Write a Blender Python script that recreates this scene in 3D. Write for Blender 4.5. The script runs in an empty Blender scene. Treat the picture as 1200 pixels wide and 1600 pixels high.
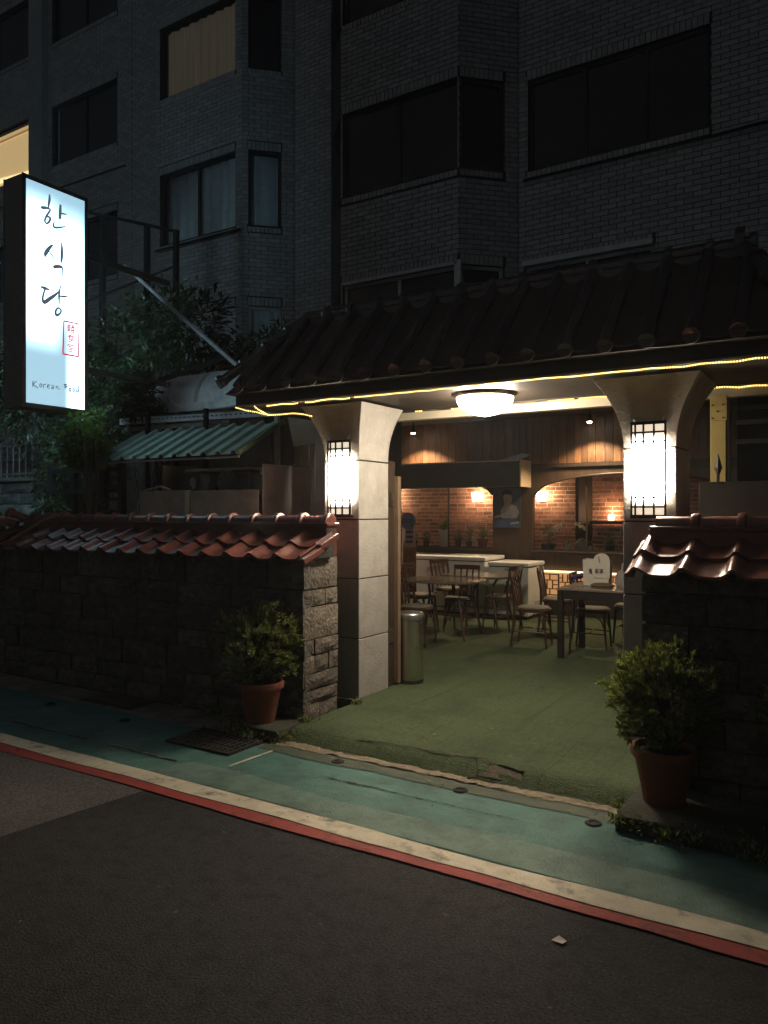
import bpy, math, random
from mathutils import Vector, Matrix
random.seed(11)
S = bpy.context.scene
C = S.collection
R = math.radians

# ------------------------------------------------------------------ camera, sky, sun, exposure
cam = bpy.data.cameras.new('camera'); camo = bpy.data.objects.new('camera', cam); C.objects.link(camo)
cam.sensor_fit = 'HORIZONTAL'; cam.sensor_width = 36.0; cam.lens = 36.0
cam.clip_start = 0.05; cam.clip_end = 400
camo.location = (0, 0, 1.7); camo.rotation_euler = (R(90), 0, R(32))
S.camera = camo
W = bpy.data.worlds.new('World'); S.world = W; W.use_nodes = True
nt = W.node_tree; bg = nt.nodes['Background']
sk = nt.nodes.new('ShaderNodeTexSky'); sk.sky_type = 'NISHITA'; sk.sun_disc = False
sk.sun_elevation = R(38); sk.sun_rotation = R(200)
nt.links.new(sk.outputs[0], bg.inputs[0]); bg.inputs[1].default_value = 0.0062
sun = bpy.data.lights.new('street_lamp_sun', 'SUN'); sun.energy = 0.03; sun.angle = R(12); sun.color = (1, .88, .72)  # soft warm sun standing in for an unseen street lamp behind the camera
suno = bpy.data.objects.new('street_lamp_sun', sun); C.objects.link(suno)
suno.rotation_euler = (R(34), 0, R(8))
S.view_settings.view_transform = 'Standard'; S.view_settings.look = 'None'
S.view_settings.exposure = 0; S.view_settings.gamma = 1; S.view_settings.use_curve_mapping = False
S.cycles.use_denoising = True
S.cycles.max_bounces = 6; S.cycles.sample_clamp_indirect = 4.0
S.cycles.caustics_reflective = False; S.cycles.caustics_refractive = False

# ------------------------------------------------------------------ materials
MATS = {}
def mat(name, col, rough=.7, var=.25, scale=6, bump=0, bscale=40, metal=0, col2=None, emit=None, estr=0,
        rand=0, grain=None, spec=.5, island=False, detail=6, dirt=None, lohi=(.3,.7), leafy=0, eramp=False):
    if name in MATS: return MATS[name]
    m = bpy.data.materials.new(name); MATS[name] = m; m.use_nodes = True
    n = m.node_tree.nodes; l = m.node_tree.links; b = n['Principled BSDF']
    b.inputs['Roughness'].default_value = rough; b.inputs['Metallic'].default_value = metal
    b.inputs['Specular IOR Level'].default_value = spec
    tc = n.new('ShaderNodeTexCoord'); mp = n.new('ShaderNodeMapping')
    ge = n.new('ShaderNodeNewGeometry')
    l.new(ge.outputs['Position'], mp.inputs[0])
    if grain: mp.inputs['Scale'].default_value = grain
    nz = n.new('ShaderNodeTexNoise'); nz.inputs['Scale'].default_value = scale; nz.inputs['Detail'].default_value = detail
    nz.inputs['Roughness'].default_value = .65
    l.new(mp.outputs[0], nz.inputs['Vector'])
    if rand or island:   # shift the pattern from piece to piece
        oi = n.new('ShaderNodeObjectInfo'); ad = n.new('ShaderNodeVectorMath'); ad.operation = 'MULTIPLY_ADD'
        src = ge.outputs['Random Per Island'] if island else oi.outputs['Random']
        cx = n.new('ShaderNodeCombineXYZ'); l.new(src, cx.inputs[0]); l.new(src, cx.inputs[1]); l.new(src, cx.inputs[2])
        l.new(cx.outputs[0], ad.inputs[0]); ad.inputs[1].default_value = (37, 53, 71); l.new(mp.outputs[0], ad.inputs[2])
        l.new(ad.outputs[0], nz.inputs['Vector'])
    c2 = col2 or tuple(max(0, c * (1 - var)) for c in col); c1 = col if col2 else tuple(c * (1 + var) for c in col)
    rp = n.new('ShaderNodeValToRGB'); rp.color_ramp.elements[0].position = lohi[0]; rp.color_ramp.elements[1].position = lohi[1]
    rp.color_ramp.elements[0].color = (*c2, 1); rp.color_ramp.elements[1].color = (*c1, 1)
    l.new(nz.outputs[0], rp.inputs[0]); out = rp.outputs[0]
    if rand or island:
        hs = n.new('ShaderNodeHueSaturation'); mr = n.new('ShaderNodeMapRange')
        mr.inputs[3].default_value = 1 - (rand or .25); mr.inputs[4].default_value = 1 + (rand or .25)
        l.new(src, mr.inputs[0]); l.new(mr.outputs[0], hs.inputs['Value']); l.new(out, hs.inputs['Color']); out = hs.outputs[0]
    if dirt:   # broad stains
        n2 = n.new('ShaderNodeTexNoise'); n2.inputs['Scale'].default_value = dirt[1]; n2.inputs['Detail'].default_value = 8
        n2.inputs['Roughness'].default_value = .7
        l.new(ge.outputs['Position'], n2.inputs['Vector'])
        r2 = n.new('ShaderNodeValToRGB'); r2.color_ramp.elements[0].position = dirt[2]; r2.color_ramp.elements[1].position = dirt[3]
        l.new(n2.outputs[0], r2.inputs[0])
        mx = n.new('ShaderNodeMixRGB'); mx.inputs[2].default_value = (*dirt[0], 1)
        l.new(r2.outputs[0], mx.inputs[0]); l.new(out, mx.inputs[1]); out = mx.outputs[0]
    l.new(out, b.inputs['Base Color'])
    if rough < .95:
        rr = n.new('ShaderNodeMapRange'); rr.inputs[3].default_value = max(.03, rough - .12); rr.inputs[4].default_value = min(1, rough + .12)
        l.new(nz.outputs[0], rr.inputs[0]); l.new(rr.outputs[0], b.inputs['Roughness'])
    if bump:
        bn = n.new('ShaderNodeTexNoise'); bn.inputs['Scale'].default_value = bscale; bn.inputs['Detail'].default_value = 5
        l.new(mp.outputs[0], bn.inputs['Vector'])
        bm_ = n.new('ShaderNodeBump'); bm_.inputs['Strength'].default_value = bump; bm_.inputs['Distance'].default_value = .02
        l.new(bn.outputs[0], bm_.inputs['Height']); l.new(bm_.outputs[0], b.inputs['Normal'])
    if emit:
        b.inputs['Emission Color'].default_value = (*emit, 1); b.inputs['Emission Strength'].default_value = estr
        if eramp: l.new(out, b.inputs['Emission Color'])
    if leafy:   # leaves let light through
        tr = n.new('ShaderNodeBsdfTranslucent'); ms = n.new('ShaderNodeMixShader'); ms.inputs[0].default_value = leafy
        ga = n.new('ShaderNodeMixRGB'); ga.blend_type = 'MULTIPLY'; ga.inputs[0].default_value = 1; ga.inputs[2].default_value = (1.1,1.1,1.1,1) if 'petal' in name else (1.7,1.9,.8,1)
        l.new(out, ga.inputs[1]); l.new(ga.outputs[0], tr.inputs[0]); l.new(b.outputs[0], ms.inputs[1]); l.new(tr.outputs[0], ms.inputs[2])
        l.new(ms.outputs[0], n['Material Output'].inputs[0])
    return m

def glass(name, tint=(.9, .95, .95), rough=.02, mixin=.1):
    if name in MATS: return MATS[name]
    m = bpy.data.materials.new(name); MATS[name] = m; m.use_nodes = True
    n = m.node_tree.nodes; l = m.node_tree.links; n.remove(n['Principled BSDF'])
    t = n.new('ShaderNodeBsdfTransparent'); t.inputs[0].default_value = (*tint, 1)
    g = n.new('ShaderNodeBsdfGlossy'); g.inputs['Roughness'].default_value = rough
    f = n.new('ShaderNodeFresnel'); f.inputs[0].default_value = 1.45
    x = n.new('ShaderNodeMixShader'); l.new(f.outputs[0], x.inputs[0]); l.new(t.outputs[0], x.inputs[1]); l.new(g.outputs[0], x.inputs[2])
    l.new(x.outputs[0], n['Material Output'].inputs[0]); return m

def graded(name, col, zc, half, lo, hi):   # paper round a bulb: brightest beside the bulb
    m = mat(name, col, .5, .05, 3, emit=col, estr=1); n = m.node_tree.nodes; l = m.node_tree.links
    g = n.new('ShaderNodeNewGeometry'); s = n.new('ShaderNodeSeparateXYZ'); l.new(g.outputs['Position'], s.inputs[0])
    a = n.new('ShaderNodeMath'); a.operation = 'SUBTRACT'; a.inputs[1].default_value = zc; l.new(s.outputs[2], a.inputs[0])
    b = n.new('ShaderNodeMath'); b.operation = 'ABSOLUTE'; l.new(a.outputs[0], b.inputs[0])
    c = n.new('ShaderNodeMapRange'); c.interpolation_type = 'SMOOTHERSTEP'; c.inputs[1].default_value = half*.30; c.inputs[2].default_value = half*.80
    c.inputs[3].default_value = hi; c.inputs[4].default_value = lo
    l.new(b.outputs[0], c.inputs[0]); l.new(c.outputs[0], n['Principled BSDF'].inputs['Emission Strength']); return m
def lit(name, col, strength, cam_tex=None):
    return mat(name, col, .5, .05, 3, emit=col, estr=strength)

# ------------------------------------------------------------------ mesh builder
ORG = {}
class MB:
    def __init__(s): s.v = []; s.f = []
    def add(s, vs, fs):
        k = len(s.v); s.v += [tuple(v) for v in vs]; s.f += [tuple(i + k for i in f) for f in fs]; return s
    def box(s, x0, x1, y0, y1, z0, z1):
        return s.add([(x0,y0,z0),(x1,y0,z0),(x1,y1,z0),(x0,y1,z0),(x0,y0,z1),(x1,y0,z1),(x1,y1,z1),(x0,y1,z1)],
                     [(0,3,2,1),(4,5,6,7),(0,1,5,4),(1,2,6,5),(2,3,7,6),(3,0,4,7)])
    def obox(s, c, ax, ay, az):   # centre and three half-axis vectors
        c, ax, ay, az = map(Vector, (c, ax, ay, az)); vs = []
        for k in (-1, 1):
            for (i, j) in ((-1,-1),(1,-1),(1,1),(-1,1)): vs.append(c + ax*i + ay*j + az*k)
        return s.add(vs, [(0,3,2,1),(4,5,6,7),(0,1,5,4),(1,2,6,5),(2,3,7,6),(3,0,4,7)])
    def bar(s, p, q, w, h=None, up=(0,0,1)):
        p, q = Vector(p), Vector(q); d = (q - p); L = d.length; d.normalize(); u = Vector(up)
        if abs(d.dot(u)) > .98: u = Vector((0,1,0))
        a = d.cross(u).normalized(); b = a.cross(d).normalized()
        return s.obox((p+q)/2, d*L/2, a*w/2, b*(h or w)/2)
    def tube(s, pts, r, n=8, cap=True):
        pts = [Vector(p) for p in pts]; rs = r if isinstance(r, (list, tuple)) else [r]*len(pts); k = len(s.v); rings = []
        for i, p in enumerate(pts):
            d = (pts[min(i+1, len(pts)-1)] - pts[max(i-1, 0)]).normalized()
            u = Vector((0,0,1)) if abs(d.z) < .9 else Vector((1,0,0))
            a = d.cross(u).normalized(); b = a.cross(d).normalized()
            s.v += [tuple(p + (a*math.cos(t) + b*math.sin(t))*rs[i]) for t in [2*math.pi*j/n for j in range(n)]]
        for i in range(len(pts)-1):
            for j in range(n):
                s.f.append((k+i*n+j, k+i*n+(j+1)%n, k+(i+1)*n+(j+1)%n, k+(i+1)*n+j))
        if cap:
            s.f.append(tuple(k+j for j in range(n))[::-1]); s.f.append(tuple(k+(len(pts)-1)*n+j for j in range(n)))
        return s
    def lathe(s, prof, c=(0,0,0), n=24, sy=1.0, cap=True):   # prof: (radius, z)
        k = len(s.v)
        for r, z in prof:
            for j in range(n):
                t = 2*math.pi*j/n; s.v.append((c[0]+r*math.cos(t), c[1]+sy*r*math.sin(t), c[2]+z))
        for i in range(len(prof)-1):
            for j in range(n): s.f.append((k+i*n+j, k+i*n+(j+1)%n, k+(i+1)*n+(j+1)%n, k+(i+1)*n+j))
        if cap:
            s.f.append(tuple(k+j for j in range(n))[::-1]); s.f.append(tuple(k+(len(prof)-1)*n+j for j in range(n)))
        return s
    def poly(s, pts, d):   # flat polygon given thickness d (vector)
        d = Vector(d); n = len(pts); a = [Vector(p) for p in pts]
        return s.add(a + [p + d for p in a], [tuple(range(n))[::-1], tuple(range(n, 2*n))] +
                     [(i, (i+1)%n, n+(i+1)%n, n+i) for i in range(n)])
    def build(s, name, m, parent=None, smooth=False, bevel=0, seg=2):
        me = bpy.data.meshes.new(name)
        o = Vector(ORG.get(parent.name, (0,0,0))) if parent else Vector((0,0,0))
        me.from_pydata([tuple(Vector(v) - o) for v in s.v], [], s.f); me.update()
        if m: me.materials.append(m)
        if smooth: me.polygons.foreach_set('use_smooth', [True]*len(me.polygons)); me.set_sharp_from_angle(angle=R(50))
        ob = bpy.data.objects.new(name, me); C.objects.link(ob)
        if parent: ob.parent = parent; ORG[ob.name] = ORG.get(parent.name, (0,0,0))
        if bevel:
            b = ob.modifiers.new('edge', 'BEVEL'); b.width = bevel; b.segments = seg; b.limit_method = 'ANGLE'
        return ob

def thing(name, label, cat, loc=(0,0,0), group=None):
    o = bpy.data.objects.new(name, None); C.objects.link(o); o.location = loc; o.empty_display_size = .1
    o['label'] = label; o['category'] = cat
    if group: o['group'] = group
    ORG[o.name] = tuple(loc); return o
def tag(o, label, cat, group=None):
    o['label'] = label; o['category'] = cat
    if group: o['group'] = group
    return o
def kind(o, k): o['kind'] = k; return o
def piece(name, me, parent, loc, rot=(0,0,0), scale=(1,1,1)):   # an alike piece sharing mesh data, loc in world space
    o = bpy.data.objects.new(name, me); C.objects.link(o); o.parent = parent
    o.location = Vector(loc) - Vector(ORG.get(parent.name, (0,0,0))); o.rotation_euler = rot; o.scale = scale; return o
def meshof(mb, name, m, smooth=False):
    me = bpy.data.meshes.new(name); me.from_pydata(mb.v, [], mb.f); me.update(); me.materials.append(m)
    if smooth: me.polygons.foreach_set('use_smooth', [True]*len(me.polygons)); me.set_sharp_from_angle(angle=R(50))
    return me
def dup(root, loc, rz=0, label=None, group=None):
    r = root.copy(); C.objects.link(r); r.location = loc; r.rotation_euler = (0,0,rz)
    if label: r['label'] = label
    if group: r['group'] = group
    for ch in list(root.children):
        c = ch.copy(); C.objects.link(c); c.parent = r
        for g in list(ch.children):
            d = g.copy(); C.objects.link(d); d.parent = c
    return r
def rnd(a, b): return random.uniform(a, b)
def lamp(name, typ, loc, energy, col, parent=None, size=.05, rot=None, spot=None, blend=.5):
    L = bpy.data.lights.new(name, typ); L.energy = energy; L.color = col
    if typ in ('POINT', 'SPOT'): L.shadow_soft_size = size
    if typ == 'SPOT': L.spot_size = R(spot); L.spot_blend = blend
    o = bpy.data.objects.new(name, L); C.objects.link(o)
    if parent: o.parent = parent; loc = Vector(loc) - Vector(ORG.get(parent.name, (0,0,0)))
    o.location = loc
    if rot: o.rotation_euler = rot
    return o

# palette
ASPH = mat('asphalt', (.070,.068,.065), .9, .5, 85, .5, 100, col2=(.016,.0155,.015), dirt=((.011,.0105,.010), 11, .48, .76), lohi=(.36,.70), detail=4, spec=.25)
ASPH2 = mat('worn asphalt', (.15,.135,.12), .85, .3, 62, .4, 110, col2=(.062,.056,.05), lohi=(.42,.62), detail=3, dirt=((.055,.05,.045), 1.7, .5, .9))
def paint(name, a, b, worn, lo, hi, sc=2.2): return mat(name, a, .7, .2, 5, .4, 90, col2=b, dirt=(worn, sc, lo, hi), lohi=(.38,.62), detail=9, spec=.3)
LANE = paint('green lane paint', (.085,.185,.155), (.055,.135,.112), (.04,.06,.05), .50, .72, 3.0)
LANEP = paint('pale green lane paint', (.15,.225,.18), (.105,.17,.135), (.06,.09,.075), .48, .7, 3.4)
LANED = paint('dark green lane paint', (.05,.20,.155), (.035,.15,.115), (.05,.07,.05), .55, .8)
WHITE = paint('cream stripe paint', (.66,.60,.45), (.52,.46,.34), (.17,.15,.12), .53, .70, 7)
RED = paint('red stripe paint', (.36,.065,.05), (.28,.05,.04), (.08,.035,.03), .53, .72, 7)
CONC = mat('concrete', (.22,.205,.165), .9, .35, 9, .6, 60, dirt=((.05,.055,.04), 2.5, .45, .7))
SAND = mat('sandy kerb joint', (.20,.165,.11), .95, .3, 20, .6, 80)
def turf():
    m = mat('green turf carpet', (.088,.124,.048), .95, .35, 30, 1.0, 110, col2=(.050,.074,.030), lohi=(.34,.68), detail=4, dirt=((.024,.038,.017), 1.5, .46, .78))
    n = m.node_tree.nodes; l = m.node_tree.links; b = n['Principled BSDF']; src = b.inputs['Base Color'].links[0].from_socket
    g = n.new('ShaderNodeNewGeometry'); br = n.new('ShaderNodeTexBrick'); br.inputs['Scale'].default_value = 1; br.offset = 0
    br.inputs['Brick Width'].default_value = .165; br.inputs['Row Height'].default_value = .165; br.inputs['Mortar Size'].default_value = .006; br.inputs['Mortar Smooth'].default_value = 1
    br.inputs[1].default_value = br.inputs[2].default_value = (1,1,1,1); br.inputs[3].default_value = (.62,.62,.62,1)
    w = n.new('ShaderNodeTexNoise'); w.inputs['Scale'].default_value = 3; l.new(g.outputs['Position'], w.inputs['Vector'])
    a = n.new('ShaderNodeVectorMath'); a.operation = 'MULTIPLY_ADD'; a.inputs[1].default_value = (.05,.05,.05)
    l.new(w.outputs['Color'], a.inputs[0]); l.new(g.outputs['Position'], a.inputs[2]); l.new(a.outputs[0], br.inputs['Vector'])
    x = n.new('ShaderNodeMixRGB'); x.blend_type = 'MULTIPLY'; x.inputs[0].default_value = 1; l.new(src, x.inputs[1]); l.new(br.outputs[0], x.inputs[2]); l.new(x.outputs[0], b.inputs['Base Color'])
    return m
TURF = turf()
DARKM = mat('dark steel', (.03,.03,.03), .5, .3, 8, metal=.6)
IRON = mat('cast iron', (.04,.035,.03), .6, .4, 20, .4, 60, metal=.4)
STONE = mat('dark rubble stone', (.135,.125,.108), .92, .45, 14, 1.0, 30, rand=.40, col2=(.03,.028,.024), dirt=((.022,.024,.018), 1.6, .5, .8))
STONEL = mat('tan rubble stone', (.125,.103,.08), .92, .35, 16, 1.0, 36, rand=.3)
MORT = mat('dark mortar', (.03,.028,.024), .95, .3, 20, .6, 50)
TILE = mat('glazed red tile', (.135,.045,.036), .33, .25, 9, rand=.28, spec=.5, dirt=((.045,.024,.02), 5.0, .54, .78))
TILED = mat('dark brown roof tile', (.030,.017,.014), .18, .3, 9, rand=.35, spec=.8)
MARB = mat('pale stone cladding', (.30,.28,.25), .7, .14, 7, .3, 45, rand=.08, dirt=((.19,.165,.13), 3.2, .52, .85))
GROUT = mat('dark joint', (.03,.027,.022), .9)
WOOD = mat('brown wood', (.115,.055,.024), .5, .45, 5, .15, 30, rand=.4, grain=(9,9,1.0))
WOODD = mat('dark wood', (.035,.021,.013), .5, .4, 5, .15, 30, rand=.25, grain=(9,9,1.0))
CHAIRW = mat('stained chair wood', (.055,.024,.012), .32, .35, 12, rand=.15, grain=(4,4,1))
CUSH = mat('grey brown seat pad', (.17,.145,.11), .7, .15, 30, .2, 200)
YELLOW = mat('glow-tinted cream steel', (.52,.41,.15), .5, .1, 5)  # cream paint with the light string's yellow glow put into the colour
CREAM = mat('cream painted steel', (.50,.45,.33), .5, .1, 5)
STEEL = mat('brushed steel', (.52,.48,.42), .30, .04, 4, metal=1.0)
WHITEG = mat('white enamel', (.76,.75,.71), .4, .08, 4)
TERRA = mat('terracotta', (.16,.045,.020), .8, .35, 7, .3, 40, dirt=((.07,.04,.028), 9, .55, .8))
SOIL = mat('potting soil', (.02,.014,.009), 1, .4, 40, .8, 60)
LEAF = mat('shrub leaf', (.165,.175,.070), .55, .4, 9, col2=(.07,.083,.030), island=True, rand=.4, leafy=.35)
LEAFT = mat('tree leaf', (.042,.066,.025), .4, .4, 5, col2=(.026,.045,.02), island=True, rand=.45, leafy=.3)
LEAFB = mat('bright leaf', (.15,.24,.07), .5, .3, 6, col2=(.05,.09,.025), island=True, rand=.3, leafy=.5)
BARK = mat('bark', (.028,.023,.018), .9, .4, 15, .7, 40)
BRT = mat('grey brick tile', (.265,.275,.275), .6, .2, 14, .25, 60, rand=.16)
BRTI = mat('grey brick tile joined', (.265,.275,.275), .6, .2, 14, .25, 60, island=True, rand=.16)
BJOINT = mat('dark brick joint', (.034,.035,.036), .95)
RBRICK = mat('red brick', (.37,.16,.115), .85, .35, 16, .6, 50, rand=.45)
RBRICKI = mat('red brick joined', (.37,.16,.115), .85, .35, 16, .6, 50, island=True, rand=.45)
RJOINT = mat('pale brick joint', (.62,.48,.37), .95)
BLACKG = mat('black window glass', (.004,.004,.005), .2, .1, 3, spec=.25)
CURT = mat('grey curtain', (.66,.70,.72), .9, .15, 8)
ALU = mat('dark aluminium', (.016,.017,.018), .6, .15, 6, spec=.2)
ALUW = mat('pale aluminium', (.42,.44,.44), .5, .15, 6)
GSHEET = mat('green corrugated sheet', (.36,.50,.42), .5, .25, 5, dirt=((.17,.27,.22), 3, .5, .8))
GREY = mat('grey sheet metal', (.46,.44,.44), .45, .15, 3, dirt=((.26,.24,.23), 2.5, .5, .8))
RUST = mat('worn panel', (.32,.26,.20), .7, .25, 4, dirt=((.17,.13,.10), 3, .45, .75))
MILKY = mat('milky plastic sheet', (.50,.52,.50), .45, .1, 4)
PAPER = mat('white paper', (.58,.54,.46), .8, .06, 6)
INK = mat('dark grey ink', (.05,.06,.07), .6)
# ------------------------------------------------------------------ ground, road, lane
def sheet(name, pts, z, m, k='structure', nx=1):
    mb = MB(); mb.add([(x, y, z) for x, y in pts], [tuple(range(len(pts)))]); return kind(mb.build(name, m), k)
GROUND = mat('ground', (.03,.028,.025), .95, .3, 10, .4, 40)
sheet('ground', [(-70,-70),(70,-70),(70,70),(-70,70)], -.012, GROUND)
sheet('road', [(-60,-40),(40,-40),(40,3.25),(-60,3.25)], 0, ASPH)
sheet('road_patch', [(-40,3.19),(-40,-2),(-5.5,1.4),(-3.83,2.3),(-3.72,3.19)], .004, ASPH2)
def strip(name, y0, y1, z, m, x0=-40, x1=25, w=.010, seed=1):
    rr = random.Random(seed); mb = MB(); n = 260; a = []; b = []; d0 = d1 = 0
    for i in range(n+1):
        x = x0 + (x1-x0)*i/n; d0 = d0*.8 + rr.uniform(-w, w); d1 = d1*.8 + rr.uniform(-w, w)
        a.append((x, y0+d0, z)); b.append((x, y1+d1, z))
    mb.add(a+b, [(i, i+1, n+1+i+1, n+1+i) for i in range(n)]); return kind(mb.build(name, m), 'structure')
strip('red_line', 3.185, 3.292, .008, RED, seed=2)
strip('white_line', 3.288, 3.425, .012, WHITE, seed=3)
strip('pavement', 3.405, 4.78, .004, CONC, w=.0, seed=4)
strip('bicycle_lane', 3.415, 4.235, .008, LANE, seed=5)
mb = MB(); mb.add([(-3.60,3.43,.012),(3.2,3.43,.012),(3.2,3.62,.012),(1.5,3.70,.012),(-1.6,3.72,.012),(-2.6,3.66,.012),(-3.45,3.74,.012),(-3.85,3.72,.012),(-4.0,3.44,.012)],
       [tuple(range(9))]); kind(mb.build('bicycle_lane_patch', LANEP), 'structure')
strip('bicycle_lane_edge', 4.215, 4.33, .012, LANED, x0=-40, x1=-4.38, seed=6)
strip('bicycle_lane_edge', 4.19, 4.33, .012, mat('mossy lane paint', (.055,.07,.045), .8, .3, 12, .4, 80), x0=-3.7, x1=20, seed=7)
strip('kerb_joint', 4.325, 4.415, .016, SAND, x0=-3.68, x1=-1.15, w=.012, seed=8)
# long crack line and short white mark
CRK = mat('dusty crack', (.20,.19,.15), .95, .4, 30)
CRKD = mat('dark crack', (.018,.022,.018), .95)
strip('lane_crack', 3.672, 3.684, .0125, CRK, x0=-9, x1=-4.0, w=.006, seed=9)
strip('lane_crack', 3.662, 3.672, .0128, CRKD, x0=-9, x1=-3.95, w=.006, seed=10)
mb = MB(); mb.bar((-3.575,3.78,.0125),(-3.546,4.182,.0125), .016, .004); kind(mb.build('white_line_mark', WHITE), 'structure')
strip('lane_crack', 3.95, 3.956, .0128, CRKD, x0=-2.9, x1=-1.6, w=.006, seed=12)
# square concrete cover, drain grate
t = thing('manhole_cover', 'square concrete cover in the pavement at the foot of the long stone wall', 'cover', (-5.62,4.52,0))
MB().box(-5.95,-5.38,4.46,4.71,.006,.022).build('slab', mat('dark concrete cover', (.07,.065,.05), .9, .3, 20, .5, 60), t, bevel=.004)
MB().box(-5.99,-5.34,4.425,4.745,.004,.012).build('frame', IRON, t)
t = thing('drain_grate', 'rusty iron drain grate in the green lane before the left flowerpot', 'drain grate', (-4.05,4.12,0))
MB().box(-4.36,-3.73,3.94,4.33,.005,.0135).build('pit', mat('drain pit', (.008,.008,.008), 1), t)
for i in range(13):
    x = -4.345 + i*.05
    MB().box(x-.009, x+.009, 3.945, 4.325, .012, .028).build('bar', IRON, t)
for i in range(6): MB().box(-4.36,-3.73,3.945+i*.075-.008,3.945+i*.075+.008,.012,.026).build('cross_bar', IRON, t)
for i, (x, y, l) in enumerate([(-3.015,4.237,'small drain hole in the lane before the left of the carpeted entrance'),
        (-2.076,4.195,'small drain hole in the lane before the middle of the carpeted entrance'),
        (-1.244,4.132,'small drain hole in the lane nearest the right flowerpot'),
        (-6.062,4.177,'small drain hole farther along the lane, leftmost of all'),
        (-5.076,4.162,'small drain hole in the lane just left of the iron grate')]):
    o = MB().lathe([(.046,.0125),(.040,.019),(.030,.019),(.024,.013),(.001,.0135)], (x,y,0), 14).build('drain_hole', mat('black hole', (.006,.006,.006), .9), smooth=False)
    tag(o, l, 'drain hole', 'drain holes in the green lane')
o = MB().add([(-1.05,2.93,.006),(-1.0,2.92,.010),(-.995,2.955,.006),(-1.03,2.965,.013)], [(0,1,2,3)]).build('paper_scrap', PAPER)
tag(o, 'tiny white paper scrap lying on the dark asphalt', 'litter')

# ------------------------------------------------------------------ turf carpet with draped front step
def carpet():
    rr = random.Random(4); mb = MB(); xs = [-3.62 + i*(2.5/60) for i in range(61)]
    prof = [(4.42,.010),(4.435,.022),(4.47,.055),(4.52,.088),(4.60,.094),(4.75,.096),(5.0,.098),(5.3,.1),(5.46,.1)]
    nz = {}
    P = []
    for j, (y, z) in enumerate(prof):
        for i, x in enumerate(xs):
            wob = .012*math.sin(x*5.1)+.008*math.sin(x*13+2) if j < 4 else 0
            P.append((x, y + wob, z + (rr.uniform(-.006,.006) if 1 <= j <= 6 else 0)))
    n = 61; F = []
    for j in range(len(prof)-1):
        for i in range(60):
            if j == 2 and 38 <= i <= 43: continue   # torn gap
            F.append((j*n+i, j*n+i+1, (j+1)*n+i+1, (j+1)*n+i))
    mb.add(P, F); return mb
kind(carpet().build('carpet', TURF, smooth=True), 'structure')
# patio floor carpet laid in widths with open seams
for a, b in ((-7.4,-4.12),(-4.115,-3.16),(-3.156,-2.2),(-2.196,-1.12),(-1.116,1.6)):
    y0 = 5.46
    kind(MB().add([(a,y0,.1),(b,y0,.1),(b,11.6,.1),(a,11.6,.1)], [(0,1,2,3)]).build('carpet', TURF), 'structure')
kind(MB().box(-7.5,1.7,5.44,11.7,.0,.092).build('patio_slab', CONC), 'structure')
kind(MB().box(-2.3,-1.6,4.53,4.70,.0,.075).build('kerb_step', mat('brown step edge', (.10,.08,.055), .95, .3, 20, .5, 60)), 'structure')
kind(MB().add([(-2.16,4.45,.030),(-1.76,4.45,.030),(-1.76,4.535,.084),(-2.16,4.535,.084)], [(0,1,2,3)]).build('kerb_step', MATS['brown step edge']), 'structure')
mb = MB(); rr = random.Random(3)
for (x0,y0,x1,y1) in ((-3.05,4.52,-2.3,4.535),(-2.32,4.53,-2.05,4.56),(-1.52,4.44,-1.3,4.43)):
    pts = []
    for i in range(9):
        f = i/8; pts.append((x0+(x1-x0)*f, y0+(y1-y0)*f+rr.uniform(-.006,.006), .102+rr.uniform(-.002,.006)))
    mb.tube(pts, [.002]+[.005]*7+[.002], 5)
kind(mb.build('frayed_edge', mat('frayed backing', (.26,.24,.18), .9), None), 'stuff')
o = MB().tube([(-2.16,4.58,.105),(-2.12,4.54,.098),(-2.085,4.47,.06),(-2.09,4.42,.024),(-2.12,4.385,.022)], .006, 6).build('loose_strip', mat('loose rubber strip', (.05,.05,.04), .8))
tag(o, 'loose curled strip hanging from the torn carpet edge', 'strip')

# ------------------------------------------------------------------ stone boundary walls with tiled coping
def stone_mb(x0, x1, y0, y1, z0, z1, face, rr, chips=.006):
    # a block whose outward face is a little uneven
    mb = MB(); n = 4; k = 3; V = []; F = []
    j = .004
    if face == 'y':   # outward -Y
        for b in range(k+1):
            for a in range(n+1):
                ed = a in (0,n) or b in (0,k)
                V.append((x0+(x1-x0)*a/n+(0 if 0<a<n else rr.uniform(-j,j)), y0 + (.012 if ed else rr.uniform(-chips,chips)), z0+(z1-z0)*b/k+(0 if 0<b<k else rr.uniform(-j,j))))
        back = [(x0,y1,z0),(x1,y1,z0),(x1,y1,z1),(x0,y1,z1)]
    else:             # outward +X
        for b in range(k+1):
            for a in range(n+1):
                ed = a in (0,n) or b in (0,k)
                V.append((x1 - (.012 if ed else rr.uniform(-chips,chips)), y0+(y1-y0)*a/n+(0 if 0<a<n else rr.uniform(-j,j)), z0+(z1-z0)*b/k+(0 if 0<b<k else rr.uniform(-j,j))))
        back = [(x0,y0,z0),(x0,y1,z0),(x0,y1,z1),(x0,y0,z1)]
    for b in range(k):
        for a in range(n):
            q = b*(n+1)+a; F.append((q, q+1, q+n+2, q+n+1))
    m = len(V); V += back
    bot = list(range(n+1)); top = [k*(n+1)+a for a in range(n+1)]
    lef = [b*(n+1) for b in range(k+1)]; rig = [b*(n+1)+n for b in range(k+1)]
    F += [tuple(bot[::-1]+[m, m+1]), tuple(top+[m+2, m+3]), tuple(lef+[m+3, m]), tuple(rig[::-1]+[m+1, m+2])]
    mb.add(V, F); return mb
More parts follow.
